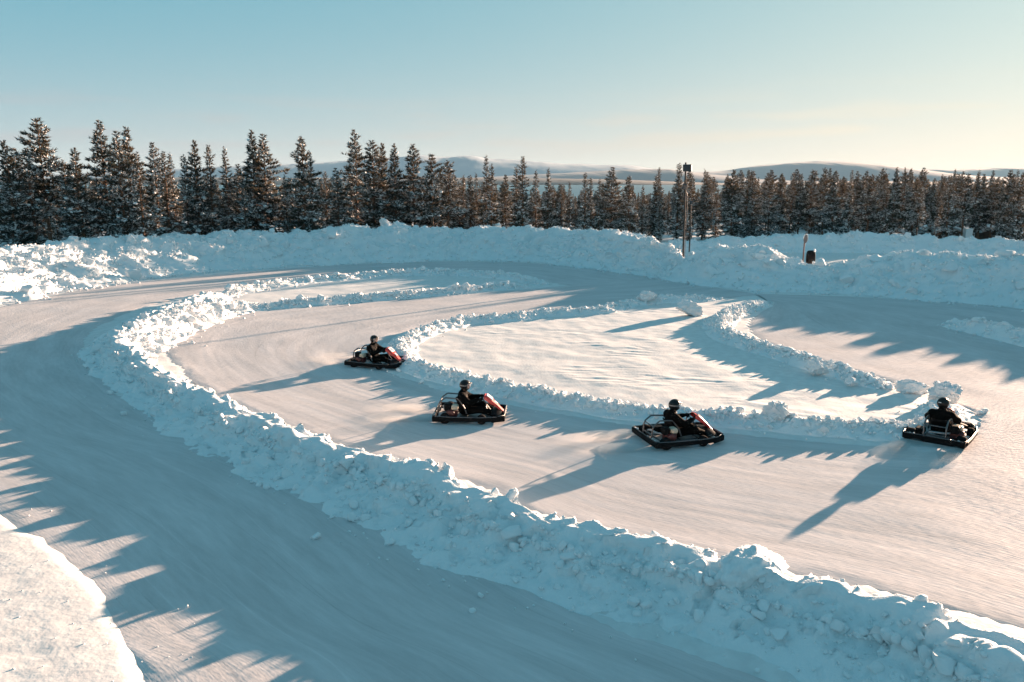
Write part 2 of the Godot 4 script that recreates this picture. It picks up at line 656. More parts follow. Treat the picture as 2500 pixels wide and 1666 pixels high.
func build_tracks():
	lane_noise = FastNoiseLite.new()
	lane_noise.seed = 8
	lane_noise.frequency = 0.22
	lane_noise.fractal_octaves = 2
	var info := [["track", "packed snow lane sweeping round the outside of the long berm"], ["track", "packed snow lane that the four karts drive on"]]
	var patch := FastNoiseLite.new()
	patch.seed = 8
	patch.frequency = 0.22
	patch.fractal_octaves = 4
	# wheel furrows: place across, sway, seed, width, depth
	var grooves := []
	var gr_rng := RandomNumberGenerator.new()
	gr_rng.seed = 17
	for i in 9:
		var c := gr_rng.randf_range(0.06, 0.94)
		var sway := gr_rng.randf_range(0.5, 2.0)
		var sd2 := gr_rng.randf() * 500.0
		grooves.append([c, sway, sd2, 0.09, 0.002])
		grooves.append([c + 0.055, sway, sd2, 0.09, 0.002])
	for q in 2:
		var mb := MB.new()
		var rows := curve(track_pairs[q], 0.3)
		var n := 110
		var along := 0.0
		var list := []
		for i in rows.size():
			var r: Array = rows[i]
			var a := Vector2(r[0], r[1])
			var b := Vector2(r[2], r[3])
			if i > 0:
				along += (a + b).distance_to(Vector2(rows[i - 1][0] + rows[i - 1][2], rows[i - 1][1] + rows[i - 1][3])) * 0.5
			var row := PackedVector3Array()
			var wide := a.distance_to(b)
			for j in n + 1:
				var t := float(j) / n
				var p := a.lerp(b, t)
				var edge := minf(t, 1.0 - t) * wide
				# shallow furrows along the lane
				var y := 0.006 + 0.008 * q + 0.003 * patch.get_noise_2d(t * wide * 9.0, along * 0.25) + 0.02 * lane_noise.get_noise_2d(p.x, p.y)
				for gr in grooves:
					var gx: float = gr[0] * wide + gr[1] * patch.get_noise_2d(along * 0.10, gr[2])
					var gd: float = (t * wide - gx) / gr[3]
					y -= gr[4] * exp(-gd * gd) * clampf(0.6 + patch.get_noise_2d(along * 0.5, gr[2] + 9.0) * 1.5, 0.0, 1.0)
				y -= 0.035 * pow(maxf(0.0, 1.0 - edge / maxf(0.2, 0.5 + 0.7 * patch.get_noise_2d(p.x * 3.0, p.y * 3.0))), 2.0)
				row.append(Vector3(p.x, y, p.y))
				mb.uv.append(Vector2(t * 1.35, along / 34.0))
			list.append(row)
		mb.rows(list)
		mb.smooth(0, Vector3(0, -50, 0))
		var o := part(info[q][0], mb.mesh(), mats.track, self)
		tag(o, info[q][1], "track", "", "structure")

# ------------------------------------------------------------------ banks of ploughed snow
var clumps := []
var fine_clumps := []

func profile(tab: Array, t: float) -> float:
	for i in tab.size() - 1:
		if t <= tab[i + 1][0]:
			var u: float = (t - tab[i][0]) / (tab[i + 1][0] - tab[i][0])
			u = u * u * (3.0 - 2.0 * u) * 0.5 + u * 0.5
			return lerpf(tab[i][1], tab[i + 1][1], u)
	return tab[-1][1]

# pts: x, z, height, width to the left of the path, width to its right
func bank(label: String, pts: Array, o: Dictionary) -> Node3D:
	var root := thing("snow_bank", label, "snow bank", Vector3(pts[0][0], 0, pts[0][1]))
	var org := root.position
	var sd: int = o.seed
	var big := FastNoiseLite.new()
	big.seed = sd; big.frequency = o.get("big", 0.45); big.fractal_octaves = 3
	var lump := FastNoiseLite.new()
	lump.seed = sd + 1; lump.noise_type = FastNoiseLite.TYPE_CELLULAR
	lump.cellular_return_type = FastNoiseLite.RETURN_DISTANCE
	lump.frequency = 1.0; lump.fractal_type = FastNoiseLite.FRACTAL_NONE
	var slab := FastNoiseLite.new()
	slab.seed = sd + 3; slab.noise_type = FastNoiseLite.TYPE_CELLULAR
	slab.cellular_return_type = FastNoiseLite.RETURN_CELL_VALUE
	slab.frequency = 1.0; slab.fractal_type = FastNoiseLite.FRACTAL_NONE
	slab.domain_warp_enabled = true; slab.domain_warp_amplitude = 0.35; slab.domain_warp_frequency = 2.0
	var slab_amp: float = o.get("slab", 0.0)
	var slab_size: float = o.get("slab_size", 0.4)
	var fine := FastNoiseLite.new()
	fine.seed = sd + 2; fine.frequency = 1.0; fine.fractal_octaves = 4
	var lump_size: float = o.get("lump", 0.4)
	var lump_amp: float = o.get("lump_amp", 0.1)
	var big_amp: float = o.get("big_amp", 0.15)
	var fine_amp: float = o.get("fine_amp", 0.04)
	var near_prof: Array = o.get("right", [[0.0, 1.0], [0.12, 0.97], [0.35, 0.62], [0.6, 0.3], [0.85, 0.08], [1.0, -0.02]])
	var far_prof: Array = o.get("left", [[0.0, 1.0], [0.12, 0.97], [0.4, 0.6], [0.7, 0.25], [0.9, 0.06], [1.0, -0.02]])
	var detail: float = o.get("detail", 0.0036)
	var rows := curve(pts, func(r): return clampf(detail * Vector2(r[0], r[1]).length(), 0.045, 0.3))
	var step := maxf(0.05, detail * 1.1 * Vector2(rows[rows.size() / 2][0], rows[rows.size() / 2][1]).length())
	if o.has("across"): step = o.across
	var most := 0.0
	for r in rows: most = maxf(most, maxf(r[3], r[4]))
	var half := clampi(int(most / step), 8, 70)
	var list := []
	var tapers := PackedFloat32Array()
	var m := rows.size()
	for i in m:
		var a: Array = rows[maxi(i - 6, 0)]
		var b: Array = rows[mini(i + 6, m - 1)]
		var d := Vector2(b[0] - a[0], b[1] - a[1]).normalized()
		var side := Vector2(-d.y, d.x)      # to the right of the path, seen from above with z down
		var r: Array = rows[i]
		var cx: float = r[0]
		var cz: float = r[1]
		var wob: float = big.get_noise_2d(cx * 1.3 + 31.0, cz * 1.3) * o.get("wobble", 0.25)
		var taper := clampf(minf(i, m - 1 - i) * 0.08 / o.get("taper", 1.0), 0.0, 1.0) if o.get("ends", true) else 1.0
		taper = sqrt(taper)
		tapers.append(taper)
		var hh: float = r[2] * (1.0 + o.get("rise", 0.3) * big.get_noise_2d(cx * 1.7, cz * 1.7 + 90.0)) * taper
		var row := PackedVector3Array()
		for j in range(-half, half + 1):
			var t := absf(float(j) / half)
			t = pow(t, 1.15)
			var w: float = r[4] if j > 0 else r[3]
			w *= 1.0 + o.get("edge", 0.25) * big.get_noise_2d(cx * 0.9 + 7.0 * signf(j), cz * 0.9)
			var off: float = signf(j) * t * w + wob * (1.0 - t)
			var y := hh * profile(near_prof if j > 0 else far_prof, t)
			row.append(Vector3(cx + side.x * off, y, cz + side.y * off))
		list.append(row)
	var cols := 2 * half + 1
	# second pass: push the surface out along its normal
	var out := []
	for i in m:
		var row := PackedVector3Array()
		for j in cols:
			var p: Vector3 = list[i][j]
			var du: Vector3 = list[mini(i + 1, m - 1)][j] - list[maxi(i - 1, 0)][j]
			var dv: Vector3 = list[i][mini(j + 1, cols - 1)] - list[i][maxi(j - 1, 0)]
			var nn := dv.cross(du).normalized()
			if nn.y < 0.0: nn = -nn
			var t := absf(float(j - half) / half)
			var env := (1.0 - 0.8 * pow(t, 3.0)) * lerpf(o.get("crest", 0.3), 1.0, smoothstep(0.0, 0.22, t))
			var area := smoothstep(-0.25, 0.3, big.get_noise_3dv(p * 1.6 + Vector3(50, 0, 0)))
			var c1 := 1.0 + lump.get_noise_3dv(p / lump_size)
			var c2 := 1.0 + lump.get_noise_3dv(p / (lump_size * 0.42) + Vector3(9, 9, 9))
			var push := big_amp * big.get_noise_3dv(p * 2.2)
			push += lump_amp * 0.6 * (0.15 + 0.85 * area) * (0.55 - c1 * c1)
			push += lump_amp * 0.3 * area * (0.5 - c2 * c2)
			push += lump_amp * 0.9 * fine.get_noise_3dv(p * 1.1 / lump_size * 0.5)
			if slab_amp > 0.0: push += slab_amp * slab.get_noise_3dv(p / slab_size) * (0.35 + 0.65 * area)
			push += fine_amp * fine.get_noise_3dv(p * 3.0)
			var q := p + nn * push * env * tapers[i]
			q.y -= 0.06 * (1.0 - tapers[i])
			if t > 0.93: q.y -= 0.12 * (t - 0.93) / 0.07
			row.append(q - org)
		out.append(row)
	var mb := MB.new()
	mb.rows(out)
	mb.smooth(0, Vector3(0, -500, 0))
	part("snow_mass", mb.mesh(), mats.smooth_snow if o.get("smooth", false) else mats.snow, root)
	# lumps that lie on it
	var r2 := RandomNumberGenerator.new()
	r2.seed = sd + 77
	var n1: int = o.get("clumps", 120)
	for k in n1:
		var i := r2.randi_range(2, m - 3)
		var off := clampf(r2.randfn() * 0.33 + o.get("shift", 0.12), -0.92, 0.95)
		if absf(off) < o.get("clear", 0.0): off = -0.35 if o.get("shift", 0.12) < 0.0 else 0.35
		var j := int(half + half * off)
		var p: Vector3 = out[i][clampi(j, 1, cols - 2)]
		var s: float = o.get("small", 0.07) * pow(r2.randf(), -0.55)
		s = minf(s, o.get("large", 0.3))
		var c := MeshInstance3D.new()
		c.name = "snow_clump"
		c.mesh = clumps[r2.randi() % clumps.size()]
		c.material_override = mats.clump
		c.transform = Transform3D(Basis.from_euler(Vector3(r2.randf() * TAU, r2.randf() * TAU, r2.randf() * TAU)).scaled(Vector3(s * r2.randf_range(0.8, 1.2), s * r2.randf_range(0.7, 1.0), s * r2.randf_range(0.8, 1.2))), p + Vector3(0, s * r2.randf_range(-0.25, 0.35), 0))
		root.add_child(c, true)
	var n2: int = o.get("rubble", 900)
	var mm := MultiMesh.new()
	mm.transform_format = MultiMesh.TRANSFORM_3D
	mm.mesh = fine_clumps[sd % fine_clumps.size()]
	mm.instance_count = n2
	for k in n2:
		var i := r2.randi_range(1, m - 2)
		var u := clampf(r2.randfn() * 0.42 + o.get("shift", 0.12), -1.0, 1.0)
		if absf(u) < o.get("clear", 0.0): u = -0.4 if o.get("shift", 0.12) < 0.0 else 0.4
		var j := clampi(int(half + half * u), 0, cols - 1)
		var p: Vector3 = out[i][j]
		if absf(u) >= 0.99:
			p += Vector3(r2.randfn() * 0.4, 0, r2.randfn() * 0.4)
			p.y = 0.01
		var s: float = minf(o.get("crumb", 0.03) * pow(r2.randf(), -0.5), 0.12)
		mm.set_instance_transform(k, Transform3D(Basis.from_euler(Vector3(r2.randf() * TAU, r2.randf() * TAU, 0)).scaled(Vector3.ONE * s), p + Vector3(r2.randf_range(-0.05, 0.05), s * 0.3, r2.randf_range(-0.05, 0.05))))
	var mi := MultiMeshInstance3D.new()
	mi.name = "snow_rubble"
	mi.multimesh = mm
	mi.material_override = mats.clump
	mi.set_meta("kind", "stuff")
	root.add_child(mi, true)
	return root

func block(label: String, at: Vector3, size: Vector3, sd: int, turn := 0.0, tilt := 0.0, rough := 0.3, cuts := 9):
	var o := part("snow_block", clump_mesh(sd, 4, cuts, rough), mats.snow, self)
	o.position = at
	o.rotation = Vector3(tilt, turn, 0)
	o.scale = size
	tag(o, label, "snow block")

func build_banks():
	for i in 8:
		clumps.append(clump_mesh(100 + i, 2, 11, 0.14))
	for i in 4:
		fine_clumps.append(clump_mesh(200 + i, 1, 8, 0.1))
	var s := 0.967
	# long near berm: from beyond the lower right corner, round the hairpin at the left
	var a := []
	var heights := [0.8, 0.8, 0.8, 0.78, 0.78, 0.8, 0.82, 0.76, 0.76, 0.8, 0.82, 0.85, 0.78, 0.74, 0.74, 0.74, 0.76, 0.8, 0.88, 0.88, 0.82, 0.78, 0.75, 0.65]
	var pos := [[8.6, -7.4], [7.2, -9.3], [6.7, -10.2], [5.9, -11.2], [4.75, -11.95], [3.79, -12.6], [2.9, -13.2], [1.9, -13.7], [0.9, -14.3], [-0.3, -15.2], [-1.3, -16.1], [-2.1, -17.0], [-3.4, -18.1], [-5.2, -19.6], [-6.9, -21.1], [-8.4, -22.7], [-10.3, -24.6], [-12.8, -27.5], [-15.1, -30.5], [-16.7, -33.2], [-17.5, -36.2], [-17.9, -39.0], [-18.1, -42.0], [-18.0, -45.0]]
	for i in pos.size():
		a.append([pos[i][0] * s, pos[i][1] * s, heights[i] * 0.89, 1.75 if i < 16 else 1.4, 0.85])
	a.append([-17.6, -48.0, 0.6, 1.0, 1.0])
	bank("long high berm of ploughed snow winding from the hairpin past the karts", a, {"seed": 301, "clumps": 300, "rubble": 4500, "clear": 0.2, "crest": 0.12, "lump": 0.3, "lump_amp": 0.11, "big_amp": 0.17, "small": 0.036, "large": 0.22, "crumb": 0.02, "rise": 0.2, "slab": 0.15, "slab_size": 0.5, "shift": -0.2, "detail": 0.0034, "across": 0.05,
		"left": [[0.0, 1.0], [0.1, 0.97], [0.3, 0.66], [0.5, 0.36], [0.75, 0.13], [1.0, -0.03]], "right": [[0.0, 1.0], [0.15, 0.93], [0.5, 0.5], [0.8, 0.12], [1.0, -0.03]]})
	# wide heap filling the inside of the hairpin
	bank("broad rubbly heap of sunlit snow inside the hairpin", [[-15.4, -30.6, 0.5, 1.5, 1.7], [-16.2, -34.0, 0.75, 2.0, 1.8], [-16.2, -38.0, 0.75, 2.2, 2.0], [-15.6, -42.0, 0.6, 2.2, 1.8], [-14.0, -44.3, 0.45, 1.4, 1.3]], {"seed": 331, "clumps": 150, "rubble": 1800, "lump": 0.5, "lump_amp": 0.17, "big_amp": 0.28, "small": 0.07, "large": 0.3, "slab": 0.09, "shift": 0.1})
	bank("low thin berm of snow lumps along the outer side of the far strip", [[-17.6, -47.6, 0.38, 1.0, 1.1], [-16.8, -51.0, 0.35, 0.9, 0.9], [-14.1, -55.0, 0.32, 0.9, 0.9], [-10.6, -58.2, 0.32, 0.8, 0.8], [-7.8, -59.9, 0.32, 0.8, 0.8], [-3.6, -59.6, 0.32, 0.8, 0.8], [0.1, -57.0, 0.32, 0.8, 0.8], [2.2, -53.6, 0.29, 0.9, 0.9]], {"seed": 341, "clumps": 150, "rubble": 900, "lump": 0.5, "lump_amp": 0.14, "small": 0.12, "large": 0.32, "crumb": 0.05})
	bank("low lumpy berm between the far strip and the kart lane", [[-14.4, -43.4, 0.26, 0.8, 0.8], [-11.7, -44.9, 0.27, 0.75, 0.75], [-8.3, -46.7, 0.29, 0.75, 0.75], [-4.7, -49.0, 0.29, 0.75, 0.75], [-0.8, -51.8, 0.32, 0.8, 0.8], [1.2, -52.6, 0.32, 0.9, 0.9]], {"seed": 351, "clumps": 150, "rubble": 900, "lump": 0.45, "lump_amp": 0.14, "small": 0.11, "large": 0.3, "crumb": 0.05})
	# middle hairpin
	var b := []
	for p in [[12.4, -47.2], [10.5, -46.4], [7.6, -45.6], [4.8, -42.4], [2.2, -41.4], [0.1, -40.0], [-2.1, -38.9], [-3.6, -36.9], [-4.5, -34.4], [-4.6, -31.9], [-3.8, -29.4], [-2.2, -27.4], [-0.7, -26.0], [0.8, -24.8], [2.1, -23.9], [3.3, -23.1], [4.6, -22.7], [5.7, -22.4], [6.6, -22.1], [7.5, -22.0], [8.4, -21.5], [9.5, -21.3], [10.5, -21.2], [11.7, -21.6], [12.8, -22.8], [13.3, -24.2]]:
		b.append([p[0], p[1], 0.27, 0.75, 0.75])
	bank("lumpy berm bent in a hairpin round the rutted field of snow", b, {"seed": 361, "clumps": 300, "rubble": 3500, "lump": 0.26, "lump_amp": 0.09, "big_amp": 0.08, "small": 0.045, "large": 0.15, "shift": 0.0, "crumb": 0.028, "detail": 0.0034, "across": 0.06, "rise": 0.35, "slab": 0.06, "slab_size": 0.3})
	bank("short lumpy berm angled across the rutted field of snow", [[14.6, -45.4, 0.25, 0.8, 0.8], [12.4, -42.6, 0.31, 0.8, 0.8], [10.7, -39.6, 0.40, 0.9, 0.9], [9.7, -36.6, 0.31, 0.8, 0.8], [9.8, -34.0, 0.31, 0.8, 0.8], [10.4, -31.8, 0.31, 0.75, 0.75], [11.1, -30.2, 0.31, 0.75, 0.75], [11.5, -28.6, 0.34, 0.75, 0.75], [12.1, -27.3, 0.27, 0.7, 0.7], [12.8, -25.9, 0.21, 0.6, 0.6]], {"seed": 371, "clumps": 220, "rubble": 1800, "lump": 0.36, "lump_amp": 0.13, "small": 0.06, "large": 0.18, "shift": 0.0, "crumb": 0.035})
	bank("small grey-blue berm standing alone in the wide shaded bend", [[21.3, -38.6, 0.4, 0.8, 0.9], [21.8, -36.2, 0.5, 0.9, 0.9], [22.2, -33.8, 0.5, 0.9, 0.9], [22.9, -31.0, 0.5, 0.9, 0.9]], {"seed": 381, "clumps": 60, "rubble": 500, "lump": 0.4, "lump_amp": 0.1, "small": 0.1, "large": 0.28})
	# tall banks round the arena
	var face := [[0.0, 1.0], [0.1, 0.98], [0.3, 0.78], [0.55, 0.44], [0.8, 0.15], [1.0, -0.02]]
	bank("tall back bank of snow running below the tree line", [[-44.0, -36.0, 2.9, 5.0, 8.0], [-36.5, -47.0, 2.7, 5.0, 7.5], [-34.5, -54.0, 2.45, 5.0, 7.0], [-32.5, -61.0, 2.5, 5.0, 7.0], [-28.5, -67.0, 2.55, 5.0, 7.0], [-24.0, -71.5, 2.4, 5.0, 8.0], [-20.0, -74.0, 2.3, 5.0, 8.5], [-17.0, -75.5, 2.7, 5.0, 8.5], [-14.0, -76.7, 2.7, 5.0, 8.5], [-10.0, -77.8, 2.75, 5.0, 8.0], [-6.0, -78.2, 2.5, 5.0, 7.5], [-2.0, -77.8, 2.5, 5.0, 7.0], [2.0, -76.5, 2.45, 5.0, 6.8], [5.0, -74.5, 2.55, 5.0, 6.2], [7.5, -71.5, 2.45, 5.0, 5.6], [9.5, -67.5, 2.55, 5.0, 4.8], [11.0, -63.5, 2.4, 4.0, 4.2], [12.3, -60.0, 1.55, 3.0, 3.2], [13.2, -57.6, 1.0, 2.0, 2.6]], {"seed": 401, "clumps": 300, "rubble": 5000, "lump": 1.0, "lump_amp": 0.3, "big_amp": 0.5, "big": 0.2, "fine_amp": 0.1, "small": 0.15, "large": 0.6, "crumb": 0.07, "shift": 0.4, "rise": 0.14, "slab": 0.2, "slab_size": 1.1, "right": face, "across": 0.16, "wobble": 0.7, "detail": 0.0026})
	bank("tall right-hand bank of snow with a low gap beside the tyre marker", [[12.2, -60.0, 1.14, 2.5, 2.5], [13.6, -58.2, 1.71, 3.0, 3.6], [14.7, -57.4, 2.28, 3.5, 4.6], [16.0, -56.6, 2.42, 3.5, 5.4], [17.5, -55.8, 2.42, 3.5, 5.4], [18.8, -55.1, 1.80, 3.0, 5.2], [20.0, -54.5, 1.33, 2.6, 5.0], [21.2, -54.0, 1.33, 2.6, 5.0], [22.5, -53.4, 1.71, 3.0, 5.2], [24.0, -52.6, 2.09, 3.5, 5.2], [26.0, -51.4, 2.47, 4.0, 5.2], [28.0, -50.0, 2.42, 4.0, 5.2], [30.0, -48.3, 2.52, 4.0, 5.2], [32.5, -45.8, 2.66, 4.0, 5.0], [35.0, -42.0, 2.75, 4.0, 5.0], [37.5, -36.0, 2.85, 4.0, 5.0], [39.0, -28.0, 2.85, 4.0, 5.0], [39.0, -18.0, 2.66, 4.0, 5.0]], {"seed": 421, "clumps": 220, "rubble": 3000, "lump": 0.9, "lump_amp": 0.24, "big_amp": 0.4, "big": 0.25, "fine_amp": 0.09, "small": 0.12, "large": 0.5, "crumb": 0.06, "shift": 0.4, "rise": 0.12, "slab": 0.16, "slab_size": 1.0, "right": face, "across": 0.14, "wobble": 0.5, "detail": 0.0026})
	bank("farther bank of snow in front of the dense pines", [[12.0, -77.0, 0.8, 3.0, 3.0], [18.0, -80.5, 1.1, 3.0, 3.4], [24.0, -82.0, 1.4, 3.0, 3.4], [30.0, -82.5, 1.6, 3.0, 3.6], [36.0, -82.0, 1.7, 3.0, 3.6], [42.0, -80.5, 1.45, 3.0, 3.4], [48.0, -78.0, 1.5, 3.0, 3.4], [54.0, -74.5, 1.65, 3.0, 3.4], [64.0, -66.0, 1.7, 3.0, 3.4]], {"seed": 441, "clumps": 150, "rubble": 1000, "lump": 0.9, "lump_amp": 0.2, "big_amp": 0.3, "big": 0.25, "fine_amp": 0.08, "small": 0.12, "large": 0.4, "crumb": 0.07, "shift": 0.3, "across": 0.2, "wobble": 0.5, "detail": 0.0032})
	# bank at the lower left
	bank("smooth bright shelf of snow at the near edge of the outer lane", [[-32.25, -12.65, 0.22, 6.0, 5.0], [-24.75, -13.05, 0.22, 6.0, 5.0], [-18.75, -12.85, 0.22, 6.0, 5.0], [-14.65, -11.45, 0.22, 6.0, 5.0], [-11.55, -8.95, 0.22, 6.0, 5.0], [-9.25, -6.05, 0.22, 6.0, 5.0], [-7.25, -2.25, 0.22, 6.0, 5.0]], {"seed": 461, "clumps": 40, "rubble": 500, "lump": 0.5, "lump_amp": 0.004, "big_amp": 0.02, "fine_amp": 0.02, "small": 0.015, "large": 0.04, "crumb": 0.01, "rise": 0.05, "edge": 0.05, "across": 0.07, "smooth": true, "shift": -0.6, "ends": false, "left": [[0.0, 1.0], [0.5, 0.62], [0.8, 0.36], [1.0, 0.12]]})
	# single blocks that stand out
	block("largest slab of snow on the long berm, with a smooth rounded face", Vector3(3.95, 0.46, -12.05), Vector3(0.85, 0.5, 0.42), 501, 0.55, -0.5, 0.22, 3)
	block("snow boulder standing alone on the rutted field by the angled berm", Vector3(9.25, 0.36, -40.9), Vector3(0.75, 0.5, 0.55), 502, 0.3)
	block("round snow boulder in front of the angled berm casting a long shadow", Vector3(10.95, 0.27, -27.9), Vector3(0.4, 0.36, 0.36), 503)
	block("small snow lump beside the round boulder", Vector3(11.55, 0.14, -26.3), Vector3(0.24, 0.19, 0.2), 504)
	block("oval block of snow ending the angled berm", Vector3(13.2, 0.18, -25.5), Vector3(0.55, 0.28, 0.36), 505, 0.2, 0.0, 0.35)
	block("squarish block of snow on the middle berm between two karts", Vector3(7.6, 0.3, -21.95), Vector3(0.48, 0.36, 0.36), 506, 0.4, 0.2, 0.45)
	block("block of snow ending the middle berm behind the rear-facing kart", Vector3(13.55, 0.3, -24.2), Vector3(0.45, 0.38, 0.4), 507, 0.1, 0.1, 0.45)
	block("rounded block on the top of the middle berm near the poles", Vector3(7.8, 0.42, -45.4), Vector3(0.7, 0.42, 0.45), 508, 0.4)
	block("pointed lump crowning the back bank below the pines", Vector3(-12.0, 2.75, -77.3), Vector3(0.9, 0.8, 0.7), 509, 0.3)

# ------------------------------------------------------------------ lake, far forest, hills
func build_hills():
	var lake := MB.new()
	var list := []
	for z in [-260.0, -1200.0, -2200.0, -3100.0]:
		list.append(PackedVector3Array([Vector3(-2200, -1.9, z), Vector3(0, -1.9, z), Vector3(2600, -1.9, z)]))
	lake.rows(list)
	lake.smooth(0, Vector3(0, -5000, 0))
	tag(part("frozen_lake", lake.mesh(), mats.shaded_ice, self), "frozen lake beyond the trees, its shade painted in as blue", "lake", "", "structure")
	# ridge lines: [x / distance, height / distance] steps, in thousandths, seen from the arena
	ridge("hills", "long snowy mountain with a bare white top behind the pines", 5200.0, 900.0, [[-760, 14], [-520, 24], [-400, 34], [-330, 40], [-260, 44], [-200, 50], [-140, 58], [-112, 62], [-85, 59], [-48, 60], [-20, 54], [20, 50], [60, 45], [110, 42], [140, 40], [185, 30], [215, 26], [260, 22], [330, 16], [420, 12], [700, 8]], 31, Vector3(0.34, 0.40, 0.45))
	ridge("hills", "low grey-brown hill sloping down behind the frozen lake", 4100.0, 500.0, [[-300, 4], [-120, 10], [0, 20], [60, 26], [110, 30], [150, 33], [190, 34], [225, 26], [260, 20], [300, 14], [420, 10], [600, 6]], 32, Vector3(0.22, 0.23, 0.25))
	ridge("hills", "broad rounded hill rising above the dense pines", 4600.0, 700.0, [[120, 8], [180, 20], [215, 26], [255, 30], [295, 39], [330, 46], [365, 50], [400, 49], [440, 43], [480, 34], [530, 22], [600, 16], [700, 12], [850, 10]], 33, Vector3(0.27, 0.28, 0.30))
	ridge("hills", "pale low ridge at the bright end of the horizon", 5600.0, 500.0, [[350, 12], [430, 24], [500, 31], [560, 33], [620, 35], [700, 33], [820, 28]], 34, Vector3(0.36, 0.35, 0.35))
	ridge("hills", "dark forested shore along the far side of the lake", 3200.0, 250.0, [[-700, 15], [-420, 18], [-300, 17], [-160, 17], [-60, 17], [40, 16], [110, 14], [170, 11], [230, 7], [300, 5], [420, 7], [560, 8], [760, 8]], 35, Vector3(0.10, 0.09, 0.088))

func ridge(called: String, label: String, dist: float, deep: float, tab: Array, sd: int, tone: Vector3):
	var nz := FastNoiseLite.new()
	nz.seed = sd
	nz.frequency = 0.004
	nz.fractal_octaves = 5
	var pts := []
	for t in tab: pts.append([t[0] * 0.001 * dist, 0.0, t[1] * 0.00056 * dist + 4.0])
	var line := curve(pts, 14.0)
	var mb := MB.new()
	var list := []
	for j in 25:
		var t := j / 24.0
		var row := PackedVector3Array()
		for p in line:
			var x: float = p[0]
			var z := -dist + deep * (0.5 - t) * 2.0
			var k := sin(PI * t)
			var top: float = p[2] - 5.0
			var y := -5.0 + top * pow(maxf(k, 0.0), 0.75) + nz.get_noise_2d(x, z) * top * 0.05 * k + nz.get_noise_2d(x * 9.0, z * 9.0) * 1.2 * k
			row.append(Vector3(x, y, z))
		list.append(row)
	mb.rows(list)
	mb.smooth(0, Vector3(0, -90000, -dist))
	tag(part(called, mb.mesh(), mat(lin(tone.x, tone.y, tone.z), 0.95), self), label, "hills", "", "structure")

# ------------------------------------------------------------------ trees
var snow_ball: Array

